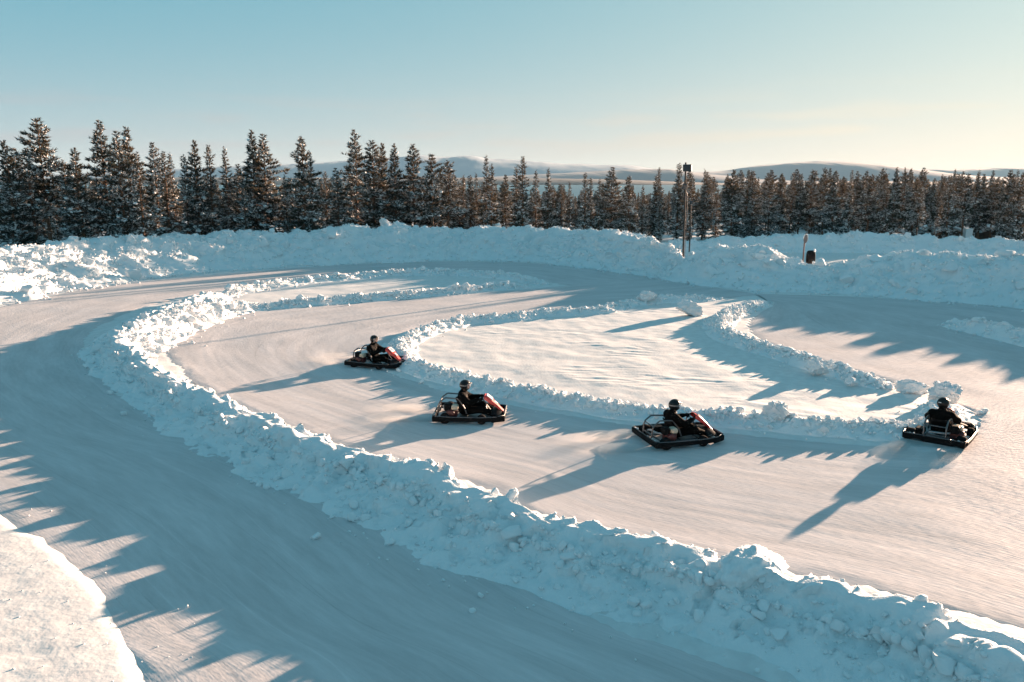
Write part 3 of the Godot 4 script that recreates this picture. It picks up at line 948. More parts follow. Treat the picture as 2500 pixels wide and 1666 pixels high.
# one kind of conifer, about 11 m tall: [trunk, crown, snow]
func tree_meshes(sd: int, o: Dictionary) -> Array:
	var r := RandomNumberGenerator.new()
	r.seed = sd
	var H := 11.0
	var low: float = o.low * H
	var R: float = o.width
	var lean := Vector2(r.randf_range(-0.25, 0.25), r.randf_range(-0.25, 0.25))
	var axis := func(y: float) -> Vector3:
		var u := y / H
		return Vector3(lean.x * sin(u * 2.2), y, lean.y * sin(u * 2.6))
	var gaps := FastNoiseLite.new()
	gaps.seed = sd
	gaps.frequency = 1.0
	gaps.fractal_octaves = 2
	var trunk := MB.new()
	var path := []
	var rad := []
	for i in 12:
		var y := H * 0.985 * i / 11.0
		path.append(axis.call(y - 0.3 if i == 0 else y))
		rad.append(lerpf(0.15, 0.012, pow(i / 11.0, 0.9)))
	trunk.tube(path, rad, 8)
	var nd := MB.new()
	var sn := MB.new()
	var ball := snow_ball
	var n: int = o.branches
	for i in n:
		var u := (i + r.randf()) / n
		var y := lerpf(low, H * 0.975, pow(u, 0.9))
		var az := i * 2.399 + r.randf_range(-0.5, 0.5)
		var loaded := r.randf() < 0.58
		var reach: float = R * pow(1.0 - u, o.taper) * r.randf_range(0.45, 1.2) * (0.95 + 0.75 * gaps.get_noise_3d(cos(az) * 0.8, y * 0.55, sin(az) * 0.8)) + 0.10
		if u < 0.12: reach *= 0.45 + u * 4.5
		var dir := Vector3(cos(az), 0, sin(az))
		var rise := lerpf(o.droop, 0.75, pow(u, 1.4)) + r.randf_range(-0.15, 0.15)
		var root: Vector3 = axis.call(y)
		var tip := root + dir * reach + Vector3(0, rise * reach, 0)
		var sag := Vector3(0, -0.12 * reach * reach * (1.0 - u), 0)
		if reach > 0.5:
			trunk.tube([root, root.lerp(tip, 0.5) + sag * 0.4, tip + sag], [0.035, 0.022, 0.008], 4, false)
		var tufts := int(2.0 + reach * o.tufts)
		for k in tufts:
			var f := (k + r.randf_range(0.35, 1.0)) / tufts
			f = 0.22 + 0.78 * f
			var p := root.lerp(tip, f) + sag * f * f
			var side := Vector3(-dir.z, 0, dir.x)
			p += side * r.randfn() * o.spread * reach * (1.1 - 0.5 * f) + Vector3(0, r.randfn() * 0.06, 0)
			var bd := (dir + Vector3(0, rise * 0.7 + 0.35, 0)).normalized()
			var blades := 9
			for q in blades:
				var d := (bd * 0.9 + Vector3(r.randfn(), r.randfn() * 0.7 + 0.25, r.randfn()) * 0.62).normalized()
				var l: float = r.randf_range(0.16, 0.36) * o.blade * (0.4 + 0.6 * pow(1.0 - u, 0.5))
				var w := d.cross(Vector3(r.randfn(), r.randfn(), r.randfn())).normalized() * l * 0.15
				var b0 := p - d * l * 0.25
				var to := sn if r.randf() < (0.42 if loaded else 0.10) * lerpf(1.0, 0.3, u) and d.y > -0.1 else nd
				var base := to.v.size()
				var nn := w.cross(d).normalized()
				if nn.dot(Vector3(dir.x, 0.6, dir.z)) < 0.0: nn = -nn
				to.v.append(b0 - w); to.v.append(b0 + w * 1.0); to.v.append(p + d * l)
				to.n.append(nn); to.n.append(nn); to.n.append(nn)
				if (to.v[base + 2] - to.v[base]).cross(to.v[base + 1] - to.v[base]).dot(nn) < 0.0:
					to.ix.append_array([base, base + 2, base + 1])
				else:
					to.ix.append_array([base, base + 1, base + 2])
			if r.randf() < o.snow * lerpf(1.0, 0.12, u) * (1.0 if loaded else 0.15):
				var ss := r.randf_range(0.035, 0.075) * (1.0 + 0.6 * pow(1.0 - u, 2.0)) * (1.8 if r.randf() < 0.10 else 1.0)
				var c := p + Vector3(0, ss * 0.25, 0) + bd * 0.06
				var base2 := sn.v.size()
				var bs := Basis(Vector3.UP, r.randf() * TAU)
				var tilt := Vector3(dir.x * -0.25, 1, dir.z * -0.25)
				for bv in ball[0]:
					var e: Vector3 = bs * bv
					e = Vector3(e.x * 1.2, e.y * 0.8, e.z * 1.2) * r.randf_range(0.65, 1.3)
					e.y += (dir.x * e.x + dir.z * e.z) * rise * 0.6
					sn.v.append(c + e * ss)
					sn.n.append((Vector3(e.x, e.y * 1.6, e.z)).normalized())
				for id in ball[1]: sn.ix.append(base2 + id)
	return [trunk.mesh(), nd.mesh(), sn.mesh()]

func build_trees():
	snow_ball = ico(0)
	# orient the ball's triangles clockwise seen from outside
	var bt: Array = snow_ball[1]
	for t in range(0, bt.size(), 3):
		var a: Vector3 = snow_ball[0][bt[t]]
		var b: Vector3 = snow_ball[0][bt[t + 1]]
		var c: Vector3 = snow_ball[0][bt[t + 2]]
		if (c - a).cross(b - a).dot(a) < 0.0:
			var q: int = bt[t + 1]
			bt[t + 1] = bt[t + 2]
			bt[t + 2] = q
	var kinds := []
	var full := {"low": 0.07, "width": 2.15, "branches": 92, "taper": 1.0, "droop": -0.3, "tufts": 11.0, "blade": 1.4, "snow": 0.8, "spread": 0.26}
	var spire := {"low": 0.05, "width": 1.6, "branches": 105, "taper": 1.05, "droop": -0.4, "tufts": 8.0, "blade": 1.2, "snow": 0.8, "spread": 0.17}
	var bare := {"low": 0.34, "width": 1.8, "branches": 66, "taper": 0.7, "droop": -0.1, "tufts": 11.0, "blade": 1.4, "snow": 0.6, "spread": 0.28}
	for i in 4:
		full.width = [2.2, 1.8, 2.5, 1.95][i]
		full.taper = [1.0, 0.75, 0.95, 1.2][i]
		full.low = [0.05, 0.12, 0.08, 0.18][i]
		kinds.append(tree_meshes(600 + i, full))
	for i in 3:
		spire.width = [1.35, 1.7, 1.1][i]
		spire.taper = [0.9, 1.2, 0.75][i]
		kinds.append(tree_meshes(620 + i, spire))
	for i in 2: kinds.append(tree_meshes(640 + i, bare))
	var label := {
		"full": "broad shaggy pine loaded with snow, rising clear of its neighbours", "spire": "slender pointed spruce flecked with snow among the front trees", "bare": "pine with a bare lower trunk and a high snowy crown"}
	var group := {"full": "broad snowy pines in the front row", "spire": "slender spruces in the front row", "bare": "bare-trunked pines in the front row"}
	# x, z, height, kind, width factor
	var r := RandomNumberGenerator.new()
	r.seed = 900
	var put := func(x: float, z: float, h: float, kind: int, wide: float, lab: String, grp: String):
		var t := thing("pine_tree" if kind < 4 or kind > 6 else "spruce_tree", lab, "tree", Vector3(x, ground_y(x, z) - 0.05, z), r.randf() * TAU, grp)
		var k := h / 11.0
		t.scale = Vector3(k * wide, k, k * wide)
		part("trunk", kinds[kind][0], mats.bark, t)
		var cr := part("crown", kinds[kind][1], mats.needle, t)
		part("snow", kinds[kind][2], mats.tree_snow, cr).set_meta("kind", "stuff")
	# front row: apex column and row in the photograph turned into place and height beforehand
	for f in FRONT:
		var kind: int = f[3]
		var key := "full" if kind < 4 else ("spire" if kind < 7 else "bare")
		var lab: String = SPECIAL.get(FRONT.find(f), "")
		put.call(f[0], f[1], f[2], kind, f[4] * 1.18, lab if lab else label[key], group[key])
	for i in 100:
		var x := r.randf_range(-62.0, 22.0)
		var z := -lerpf(88.0, 128.0, pow(r.randf(), 1.2))
		if x < -24.0: z += 14.0
		var h := r.randf_range(6.2, 8.4) if x < 0.0 else r.randf_range(5.2, 6.9)
		put.call(x, z, h, r.randi() % 7, r.randf_range(0.95, 1.25), "smaller snow-dusted conifer filling the stand behind the back bank", "smaller conifers behind the back bank")
	for i in 115:
		var x := r.randf_range(21.0, 96.0)
		var z := -lerpf(91.0, 140.0, pow(r.randf(), 0.9)) + x * 0.12
		var h := r.randf_range(5.8, 8.7) + clampf((-z - 95.0) * 0.03, 0.0, 1.4)
		var kind: int = [0, 1, 2, 3, 4, 6, 7, 8, 7, 8, 7, 8][r.randi() % 12]
		put.call(x, z, h, kind, r.randf_range(0.75, 1.0), "pine in the dense sun-browned stand behind the farther bank", "dense pines behind the farther bank")
	deep_forest(kinds, r)

# the woods behind, too deep to tell tree from tree
func deep_forest(kinds: Array, r: RandomNumberGenerator):
	var root := thing("forest", "dark mass of snowy conifers filling the woods behind the nearer trees", "forest")
	root.set_meta("kind", "stuff")
	var spots := []
	for i in 950:
		var x := r.randf_range(-105.0, 165.0)
		var z := -lerpf(112.0, 235.0, pow(r.randf(), 1.1))
		if x < -30.0: z += 12.0
		var a := x / -z
		var h := r.randf_range(5.6, 7.6)
		if a > 0.02 and a < 0.26: h = r.randf_range(4.2, 6.0)
		if a > 0.26: h = r.randf_range(6.4, 8.6)
		spots.append([r.randi() % kinds.size(), Transform3D(Basis(Vector3.UP, r.randf() * TAU).scaled(Vector3(1.15, 1.0, 1.15) * h / 11.0), Vector3(x, ground_y(x, z) - 0.1, z))])
	for k in kinds.size():
		var mine := []
		for q in spots:
			if q[0] == k: mine.append(q[1])
		for w in 3:
			var mm := MultiMesh.new()
			mm.transform_format = MultiMesh.TRANSFORM_3D
			mm.mesh = kinds[k][w]
			mm.instance_count = mine.size()
			for q in mine.size(): mm.set_instance_transform(q, mine[q])
			var mi := MultiMeshInstance3D.new()
			mi.name = ["trunks", "crowns", "snow"][w]
			mi.multimesh = mm
			mi.material_override = [mats.bark, mats.needle, mats.tree_snow][w]
			mi.set_meta("kind", "stuff")
			root.add_child(mi, true)

# trees that stand out, by their place in the list below
const SPECIAL := {
	3: "tall pine with a bare orange trunk rising from the smooth end of the back bank",
	6: "broad tall pine next but one to the orange-trunked pine",
	18: "taller of the two pines standing close together like twins",
	19: "shorter of the two pines standing close together like twins",
	21: "broad pine standing free just beyond the twin pines",
	25: "tallest pine behind the highest part of the back bank",
	33: "broad pine below the white top of the long mountain",
	37: "pointed pine standing against the falling end of the long mountain",
	45: "tallest tree in front of the strip of frozen lake",
	50: "pine whose tip shows right behind the tall floodlight pole",
}

const FRONT := [
	[-41.29, -66.36, 10.40, 0, 1.08],
	[-41.86, -68.79, 9.86, 7, 0.92],
	[-40.23, -68.02, 9.90, 6, 1.10],
	[-41.14, -71.65, 12.55, 7, 1.03],
	[-36.95, -67.60, 8.83, 4, 1.11],
	[-35.35, -66.62, 9.77, 0, 1.11],
	[-36.10, -72.07, 12.36, 2, 0.95],
	[-32.17, -67.10, 11.13, 2, 0.92],
	[-32.74, -70.06, 11.67, 3, 1.03],
	[-30.16, -65.78, 9.46, 6, 0.97],
	[-38.48, -87.45, 11.20, 2, 0.90],
	[-34.52, -80.92, 10.05, 6, 1.11],
	[-34.45, -83.08, 9.92, 5, 1.01],
	[-32.47, -80.88, 9.75, 6, 0.94],
	[-31.14, -81.05, 11.18, 0, 0.92],
	[-30.69, -82.63, 10.75, 6, 1.03],
	[-29.60, -84.48, 10.62, 4, 0.94],
	[-28.47, -84.74, 8.88, 2, 1.00],
	[-25.40, -80.03, 12.07, 3, 0.97],
	[-24.62, -81.56, 11.75, 2, 1.06],
	[-22.25, -79.99, 7.73, 4, 0.93],
	[-20.42, -78.62, 11.37, 1, 0.97],
	[-22.13, -89.82, 10.39, 5, 0.93],
	[-21.46, -93.35, 8.26, 6, 1.01],
	[-18.37, -84.43, 8.43, 2, 1.12],
	[-18.09, -93.55, 12.94, 2, 0.90],
	[-14.87, -86.89, 11.40, 1, 1.09],
	[-13.73, -88.10, 11.23, 0, 0.97],
	[-12.26, -85.91, 10.99, 3, 0.97],
	[-10.37, -86.50, 11.02, 1, 0.98],
	[-8.32, -84.09, 9.87, 7, 1.01],
	[-7.06, -87.65, 9.27, 8, 1.15],
	[-4.62, -89.71, 7.83, 6, 1.15],
	[-3.02, -88.24, 9.88, 5, 0.93],
	[-2.18, -84.62, 8.88, 4, 1.05],
	[-0.57, -93.71, 7.87, 0, 1.04],
	[0.31, -89.83, 8.67, 4, 1.15],
	[1.20, -85.22, 9.69, 6, 1.09],
	[2.79, -88.09, 8.27, 5, 1.02],
	[3.75, -86.42, 8.47, 5, 1.02],
	[5.23, -86.19, 6.80, 6, 0.96],
	[6.65, -94.67, 6.99, 5, 1.02],
	[7.58, -84.38, 7.99, 6, 0.96],
	[8.94, -90.31, 7.50, 5, 1.00],
	[9.37, -87.14, 7.35, 4, 0.91],
	[11.83, -95.14, 8.78, 2, 1.15],
	[12.49, -88.84, 7.59, 0, 1.02],
	[12.51, -85.11, 7.69, 5, 1.13],
	[14.75, -90.87, 6.65, 4, 0.98],
	[16.92, -94.57, 7.88, 4, 1.10],
	[19.12, -93.28, 9.22, 6, 0.98],
	[20.26, -91.92, 8.09, 6, 0.92],
	[23.08, -97.71, 8.52, 5, 0.91],
	[24.57, -96.99, 6.38, 4, 1.09],
	[24.81, -90.69, 8.41, 0, 1.12],
	[27.47, -94.88, 8.48, 6, 1.04],
	[28.57, -95.46, 7.39, 5, 0.95],
	[29.41, -92.03, 7.47, 2, 0.85],
	[32.84, -98.76, 8.12, 1, 0.93],
	[33.63, -97.69, 8.11, 6, 1.03],
	[33.99, -95.73, 7.99, 3, 0.88],
	[35.45, -95.92, 8.44, 8, 1.00],
	[36.51, -94.52, 7.58, 8, 0.94],
	[36.36, -91.13, 8.28, 1, 0.95],
	[41.02, -96.97, 8.31, 2, 0.86],
	[39.72, -90.39, 7.80, 8, 1.03],
	[42.53, -91.68, 7.33, 5, 1.02],
	[43.18, -89.63, 8.12, 8, 0.94],
	[44.78, -90.34, 7.66, 4, 0.93],
	[49.03, -94.32, 7.48, 6, 0.87],
	[48.01, -88.77, 7.79, 5, 0.95],
	[50.88, -90.97, 7.95, 7, 0.86],
	[54.58, -94.18, 7.58, 3, 0.98],
	[56.08, -94.29, 7.34, 7, 0.93],
	[57.14, -92.84, 7.87, 2, 0.92],
	[54.83, -87.55, 7.73, 2, 0.92],
]

# ------------------------------------------------------------------ poles, sign, tyre, huts
func build_poles():
	var p := thing("light_pole", "tall wooden pole with two floodlights standing in the dip of the bank", "light pole", Vector3(12.85, 0.9, -60.0))
	var mb := MB.new()
	mb.tube([Vector3(0, -0.8, 0), Vector3(-0.03, 3.5, 0), Vector3(-0.1, 7.35, 0)], [0.08, 0.072, 0.065], 12)
	part("pole", mb.mesh(), mats.wood, p)
	floodlight(p, Vector3(-0.02, 6.95, 0.22), 0.62, 0.5, -0.35)
	floodlight(p, Vector3(-0.14, 5.6, 0.2), 0.36, 0.38, 0.3)
	mb = MB.new()
	mb.tube([Vector3(0.02, 5.2, 0.11), Vector3(0.12, 4.9, 0.1), Vector3(0.12, 2.0, 0.06), Vector3(0.1, 0.0, 0.06)], 0.018, 6)
	part("cable", mb.mesh(), mats.steel, p)
	p = thing("light_pole", "shorter thin pole with a small pale lamp behind the tall pole", "light pole", Vector3(16.93, 0.0, -76.5))
	mb = MB.new()
	mb.tube([Vector3(0, -0.4, 0), Vector3(0.02, 2.5, 0), Vector3(-0.02, 4.75, 0)], [0.065, 0.06, 0.055], 10)
	part("pole", mb.mesh(), mats.wood, p)
	floodlight(p, Vector3(0, 4.95, 0.1), 0.3, 0.3, 0.0)
	# road sign, seen nearly edge on, and a half-buried tyre
	p = thing("road_sign", "round road sign turned edge-on on a rusty post beside the gap", "sign", Vector3(22.05, 0.9, -60.5), 0.75)
	mb = MB.new()
	mb.tube([Vector3(-0.02, -0.4, 0), Vector3(0, 0.8, 0), Vector3(0.02, 1.9, 0)], 0.05, 10)
	part("post", mb.mesh(), mats.sign_post, p)
	mb = MB.new()
	mb.lathe([Vector2(0.0, -0.012), Vector2(0.31, -0.012), Vector2(0.33, 0.0), Vector2(0.31, 0.012), Vector2(0.0, 0.012)], Vector3(0, 0, 1), Vector3(0.02, 1.75, 0.07), 28)
	part("sign_face", mb.mesh(), mats.sign_back, p)
	mb = MB.new()
	var arc := []
	for i in 17:
		var a := PI * (0.02 + 0.96 * i / 16.0)
		arc.append(Vector3(0.02 + cos(a) * 0.335, 1.75 + sin(a) * 0.335, 0.07))
	mb.tube(arc, 0.022, 7)
	part("snow_rim", mb.mesh(), mats.clump, p)
	p = thing("tyre_marker", "dark worn tyre standing half buried in the gap of the bank", "tyre", Vector3(21.15, 1.2, -56.6), -0.2)
	mb = MB.new()
	mb.lathe([Vector2(0.30, -0.22), Vector2(0.47, -0.25), Vector2(0.53, -0.2), Vector2(0.55, -0.08), Vector2(0.55, 0.08), Vector2(0.53, 0.2), Vector2(0.47, 0.25), Vector2(0.30, 0.22), Vector2(0.27, 0.0), Vector2(0.30, -0.22)], Vector3(1, 0, 0), Vector3(0, 0.35, 0), 28)
	part("tread", mb.mesh(), mats.tyre, p)
	mb = MB.new()
	mb.tube([Vector3(0.2, 0.84, 0.28), Vector3(0.22, 0.92, 0.0), Vector3(0.22, 0.82, -0.32), Vector3(0.22, 0.5, -0.52)], [0.06, 0.09, 0.09, 0.04], 7)
	part("snow_cap", mb.mesh(), mats.clump, p)
	# huts among the pines at the right
	hut(Vector3(51.0, -0.4, -96.0), 0.2, "small log hut with a snowy roof among the pines, nearer the gap")
	hut(Vector3(58.5, -0.4, -97.5), -0.15, "small log hut with a snowy roof deeper among the pines")
	p = thing("utility_box", "white utility box between the two log huts", "utility box", Vector3(51.6, -0.3, -91.0), 0.1)
	mb = MB.new()
	mb.box(Vector3(0, 0.95, 0), Vector3(0.85, 1.9, 0.5), 0.03)
	part("cabinet", mb.mesh(), mats.white, p)
	mb = MB.new()
	mb.box(Vector3(0, 1.95, 0), Vector3(0.95, 0.14, 0.6), 0.05)
	part("snow_cap", mb.mesh(), mats.clump, p)

func floodlight(p: Node3D, at: Vector3, w: float, h: float, turn: float):
	var b := Basis(Vector3.UP, turn) * Basis(Vector3.RIGHT, 0.35)
	var mb := MB.new()
	mb.box(at, Vector3(w, h, 0.16), 0.02, b)
	var f := part("floodlight", mb.mesh(), mats.lamp_case, p)
	mb = MB.new()
	mb.box(at + b * Vector3(0, 0, 0.085), Vector3(w * 0.86, h * 0.8, 0.02), 0.005, b)
	part("lamp_glass", mb.mesh(), mats.lamp_glass, f)
	mb = MB.new()
	mb.tube([at + b * Vector3(0, 0, -0.08), Vector3(0, at.y - 0.1, 0)], 0.02, 6)
	part("bracket", mb.mesh(), mats.lamp_case, f)

func hut(at: Vector3, turn: float, label: String):
	var p := thing("log_hut", label, "hut", at, turn, "log huts among the pines")
	for i in 7:
		var mb := MB.new()
		mb.tube([Vector3(-1.7, 0.12 + i * 0.2, 1.2), Vector3(1.7, 0.12 + i * 0.2, 1.2)], 0.11, 8)
		mb.tube([Vector3(-1.6, 0.12 + i * 0.2, -1.3), Vector3(-1.6, 0.12 + i * 0.2, 1.3)], 0.108, 8)
		mb.tube([Vector3(1.6, 0.12 + i * 0.2, -1.3), Vector3(1.6, 0.12 + i * 0.2, 1.3)], 0.108, 8)
		mb.tube([Vector3(-1.7, 0.12 + i * 0.2, -1.2), Vector3(1.7, 0.12 + i * 0.2, -1.2)], 0.11, 8)
		part("log", mb.mesh(), mats.plank, p)
	var mb2 := MB.new()
	mb2.box(Vector3(0.3, 0.62, 1.32), Vector3(0.7, 1.15, 0.06), 0.01)
	part("door", mb2.mesh(), mats.wood, p)
	var rf := MB.new()
	var sn := MB.new()
	var l1 := []
	var l2 := []
	for i in 13:
		var t := i / 12.0 * 2.0 - 1.0
		var y := 2.05 - 0.75 * absf(t)
		var ys := 2.34 - 0.62 * pow(absf(t), 1.8)
		l1.append(PackedVector3Array([Vector3(t * 2.1, y, -1.6), Vector3(t * 2.1, y, 1.65), Vector3(t * 2.1, y - 0.09, 1.65), Vector3(t * 2.1, y - 0.09, -1.6)]))
		l2.append(PackedVector3Array([Vector3(t * 2.16, y + 0.01, -1.7), Vector3(t * 2.12, ys - 0.05, -1.55), Vector3(t * 2.08, ys, 0), Vector3(t * 2.12, ys - 0.05, 1.6), Vector3(t * 2.16, y + 0.01, 1.74)]))
	rf.rows(l1, true)
	rf.smooth(0, Vector3(-1.5, 1.3, 0))
	sn.rows(l2, true)
	sn.smooth(0, Vector3(-1.6, 1.6, 0))
	var rp := part("roof", rf.mesh(), mats.plank, p)
	part("snow", sn.mesh(), mats.clump, rp)

# ------------------------------------------------------------------ karts and drivers
func build_karts():
	var k := make_kart()
	var body := driver_body()
	var spots := [
		[Vector3(-5.05, 0, -29.55), 110.0, "go-kart with a red nose and white plate, rearmost, beside the tip of the middle berm", "driver in black suit and helmet in the kart beside the berm's tip"],
		[Vector3(-1.2, 0, -22.65), 93.0, "go-kart with a red nose driving second from the berm's tip", "driver in black suit with raised forearms in the second kart from the berm's tip"],
		[Vector3(4.5, 0, -20.58), 74.0, "go-kart with a red nose below the squarish snow block, its rear bumper turned to view", "driver in black suit in the kart below the squarish snow block"],
		[Vector3(11.7, 0, -20.85), 39.0, "go-kart seen from behind, leading at the end of the middle berm", "driver in black suit seen from behind in the leading kart"],
	]
	for i in 4:
		var s: Array = spots[i]
		var o: Node3D = k if i == 0 else k.duplicate()
		if i > 0:
			o.name = numbered("go_kart")
			add_child(o)
		o.position = s[0]
		o.rotation.y = -deg_to_rad(s[1])
		o.scale = Vector3.ONE * 1.06
		tag(o, s[2], "go-kart", "go-karts racing in a line")
		var d := thing("person", s[3], "person", s[0], -deg_to_rad(s[1]), "kart drivers in black")
		d.scale = Vector3.ONE * 1.06
		driver(d, body, i)
		snow_spray(s[0], -deg_to_rad(s[1]), i)

# powder thrown up behind the wheels
func snow_spray(at: Vector3, turn: float, i: int):
	var o := thing("snow_spray", ["faint powder behind the rearmost kart", "plume of powder thrown up behind the second kart", "low powder behind the kart below the squarish block", "powder trailing behind the leading kart"][i], "snow spray", at, turn)
	o.set_meta("kind", "stuff")
	var r := RandomNumberGenerator.new()
	r.seed = 40 + i
	var strength: float = [0.5, 1.0, 0.8, 0.9][i]
	for k in 9:
		var f := FogVolume.new()
		f.name = "puff"
		f.shape = RenderingServer.FOG_VOLUME_SHAPE_ELLIPSOID
		var t := k / 8.0
		f.size = Vector3(lerpf(0.3, 0.6, t) * r.randf_range(0.8, 1.2), lerpf(0.14, 0.3, t) * r.randf_range(0.7, 1.3), lerpf(0.6, 1.5, t))
		f.position = Vector3((-0.55 if k % 2 == 0 else 0.45) + r.randf_range(-0.2, 0.2), f.size.y * 0.4, 1.1 + t * 1.5 + r.randf_range(-0.1, 0.1))
		var m := FogMaterial.new()
		m.density = strength * lerpf(1.4, 0.28, t)
		m.albedo = lin(0.95, 0.95, 0.95)
		f.material = m
		o.add_child(f, true)

func bar(called: String, path: Array, r: float, m: Material, parent: Node, sides := 8) -> MeshInstance3D:
	var mb := MB.new()
	mb.tube(path, r, sides)
	return part(called, mb.mesh(), m, parent)

# rectangular bumper rail swept along a path on the level
func rail(path: Array, w: float, h: float, cut: float) -> ArrayMesh:
	var mb := MB.new()
	var list := []
	var m := path.size()
	for i in m:
		var d0: Vector3 = (path[i] - path[maxi(i - 1, 0)]).normalized()
		var d1: Vector3 = (path[mini(i + 1, m - 1)] - path[i]).normalized()
		if i == 0: d0 = d1
		if i == m - 1: d1 = d0
		var s := (Vector3.UP.cross(d0) + Vector3.UP.cross(d1)).normalized()
		var k := 1.0 / maxf(0.5, s.dot(Vector3.UP.cross(d0)))
		var ring := PackedVector3Array()
		for c in [[-1, -1, 0], [-1, 1, 0], [-1, 1, 1], [1, 1, 1], [1, 1, 0], [1, -1, 0], [1, -1, 1], [-1, -1, 1]]:
			var x: float = c[0] * (w * 0.5 - (cut if c[2] == 1 else 0.0))
			var y: float = c[1] * (h * 0.5 - (cut if c[2] == 0 else 0.0))
			ring.append(path[i] + s * x * k + Vector3(0, y, 0))
		list.append(ring)
	for i in m - 1:
		var mid: Vector3 = (path[i] + path[i + 1]) * 0.5
		for j in 8:
			var j2 := (j + 1) % 8
			mb.poly([list[i][j], list[i][j2], list[i + 1][j2], list[i + 1][j]], mid)
	mb.poly(Array(list[0]), path[1])
	mb.poly(Array(list[m - 1]), path[m - 2])
	return mb.mesh()

func make_kart() -> Node3D:
	var k := thing("go_kart", "", "")
	# forward is -z
	bar("chassis_rail", [Vector3(-0.28, 0.09, 0.85), Vector3(-0.30, 0.09, 0.2), Vector3(-0.22, 0.09, -0.55), Vector3(-0.2, 0.1, -0.85)], 0.018, mats.steel, k)
	bar("chassis_rail", [Vector3(0.28, 0.09, 0.85), Vector3(0.30, 0.09, 0.2), Vector3(0.22, 0.09, -0.55), Vector3(0.2, 0.1, -0.85)], 0.018, mats.steel, k)
	for z in [0.68, 0.1, -0.34]:
		bar("cross_tube", [Vector3(-0.5 if z != 0.1 else -0.66, 0.13 if z != 0.1 else 0.09, z), Vector3(0.5 if z != 0.1 else 0.66, 0.13 if z != 0.1 else 0.09, z)], 0.018, mats.steel, k)
	var mb := MB.new()
	mb.box(Vector3(0, 0.075, -0.2), Vector3(0.6, 0.012, 1.15), 0.004)
	part("floor_pan", mb.mesh(), mats.pan, k)
	for s in [-1.0, 1.0]:
		mb = MB.new()
		mb.box(Vector3(s * 0.49, 0.12, 0.17), Vector3(0.3, 0.012, 0.5), 0.004)
		part("side_plate", mb.mesh(), mats.pan, k)
	# bumper all round
	part("front_bumper", rail([Vector3(-0.66, 0.14, -0.62), Vector3(-0.52, 0.14, -0.93), Vector3(0.52, 0.14, -0.93), Vector3(0.66, 0.14, -0.62)], 0.07, 0.15, 0.018), mats.black, k)
	part("rear_bumper", rail([Vector3(-0.69, 0.15, 0.78), Vector3(-0.67, 0.15, 0.96), Vector3(0.67, 0.15, 0.96), Vector3(0.69, 0.15, 0.78)], 0.07, 0.15, 0.018), mats.black, k)
	for s in [-1.0, 1.0]:
		part("side_bumper", rail([Vector3(s * 0.71, 0.16, 0.82), Vector3(s * 0.725, 0.155, 0.4), Vector3(s * 0.725, 0.155, -0.4), Vector3(s * 0.68, 0.155, -0.66)], 0.06, 0.11, 0.018), mats.black, k)
		bar("bumper_rail", [Vector3(s * 0.70, 0.235, 0.92), Vector3(s * 0.735, 0.222, 0.4), Vector3(s * 0.735, 0.222, -0.4), Vector3(s * 0.66, 0.225, -0.74)], 0.013, mats.steel, k)
	bar("bumper_rail", [Vector3(-0.68, 0.235, 0.9), Vector3(-0.66, 0.24, 0.98), Vector3(0.66, 0.24, 0.98), Vector3(0.68, 0.235, 0.9)], 0.012, mats.dark_steel, k)
	bar("bumper_rail", [Vector3(-0.6, 0.225, -0.78), Vector3(-0.5, 0.23, -0.95), Vector3(0.5, 0.23, -0.95), Vector3(0.6, 0.225, -0.78)], 0.014, mats.steel, k)
	# front cowl of black plastic under the nose
	mb = MB.new()
	var list := []
	for i in 9:
		var t := i / 8.0 * 2.0 - 1.0
		var row := PackedVector3Array()
		row.append(Vector3(t * 0.5, 0.15, -0.9 + 0.06 * t * t))
		row.append(Vector3(t * 0.49, 0.25 - 0.05 * t * t, -0.86 + 0.07 * t * t))
		row.append(Vector3(t * 0.46, 0.29 - 0.07 * t * t, -0.72 + 0.06 * t * t))
		row.append(Vector3(t * 0.42, 0.27 - 0.07 * t * t, -0.6 + 0.05 * t * t))
		list.append(row)
	mb.rows(list)
	mb.smooth(0, Vector3(0, 0.0, -0.6))
	part("front_cowl", mb.mesh(), mats.black, k)
	# wheels
	for w in [[-0.575, 0.66, 0.145, 0.2], [0.575, 0.66, 0.145, 0.2], [-0.60, -0.34, 0.135, 0.14], [0.60, -0.34, 0.135, 0.14]]:
		var hub := Vector3(w[0], w[2], w[1])
		var wl := MB.new()
		var h: float = w[3] * 0.5
		var r: float = w[2]
		wl.lathe([Vector2(0.07, -h), Vector2(r - 0.02, -h), Vector2(r - 0.004, -h + 0.02), Vector2(r, -h + 0.045), Vector2(r, h - 0.045), Vector2(r - 0.004, h - 0.02), Vector2(r - 0.02, h), Vector2(0.07, h)], Vector3.RIGHT, hub, 24)
		var tyre := part("wheel", wl.mesh(), mats.tyre, k)
		var rim := MB.new()
		rim.lathe([Vector2(0.0, -h * 0.7), Vector2(0.03, -h * 0.75), Vector2(0.035, -h * 0.45), Vector2(0.062, -h * 0.45), Vector2(0.074, -h * 0.98), Vector2(0.074, h * 0.98), Vector2(0.062, h * 0.45), Vector2(0.035, h * 0.45), Vector2(0.03, h * 0.75), Vector2(0.0, h * 0.7)], Vector3.RIGHT, hub, 20)
		part("rim", rim.mesh(), mats.dark_steel, tyre)
	# seat
	mb = MB.new()
	list = []
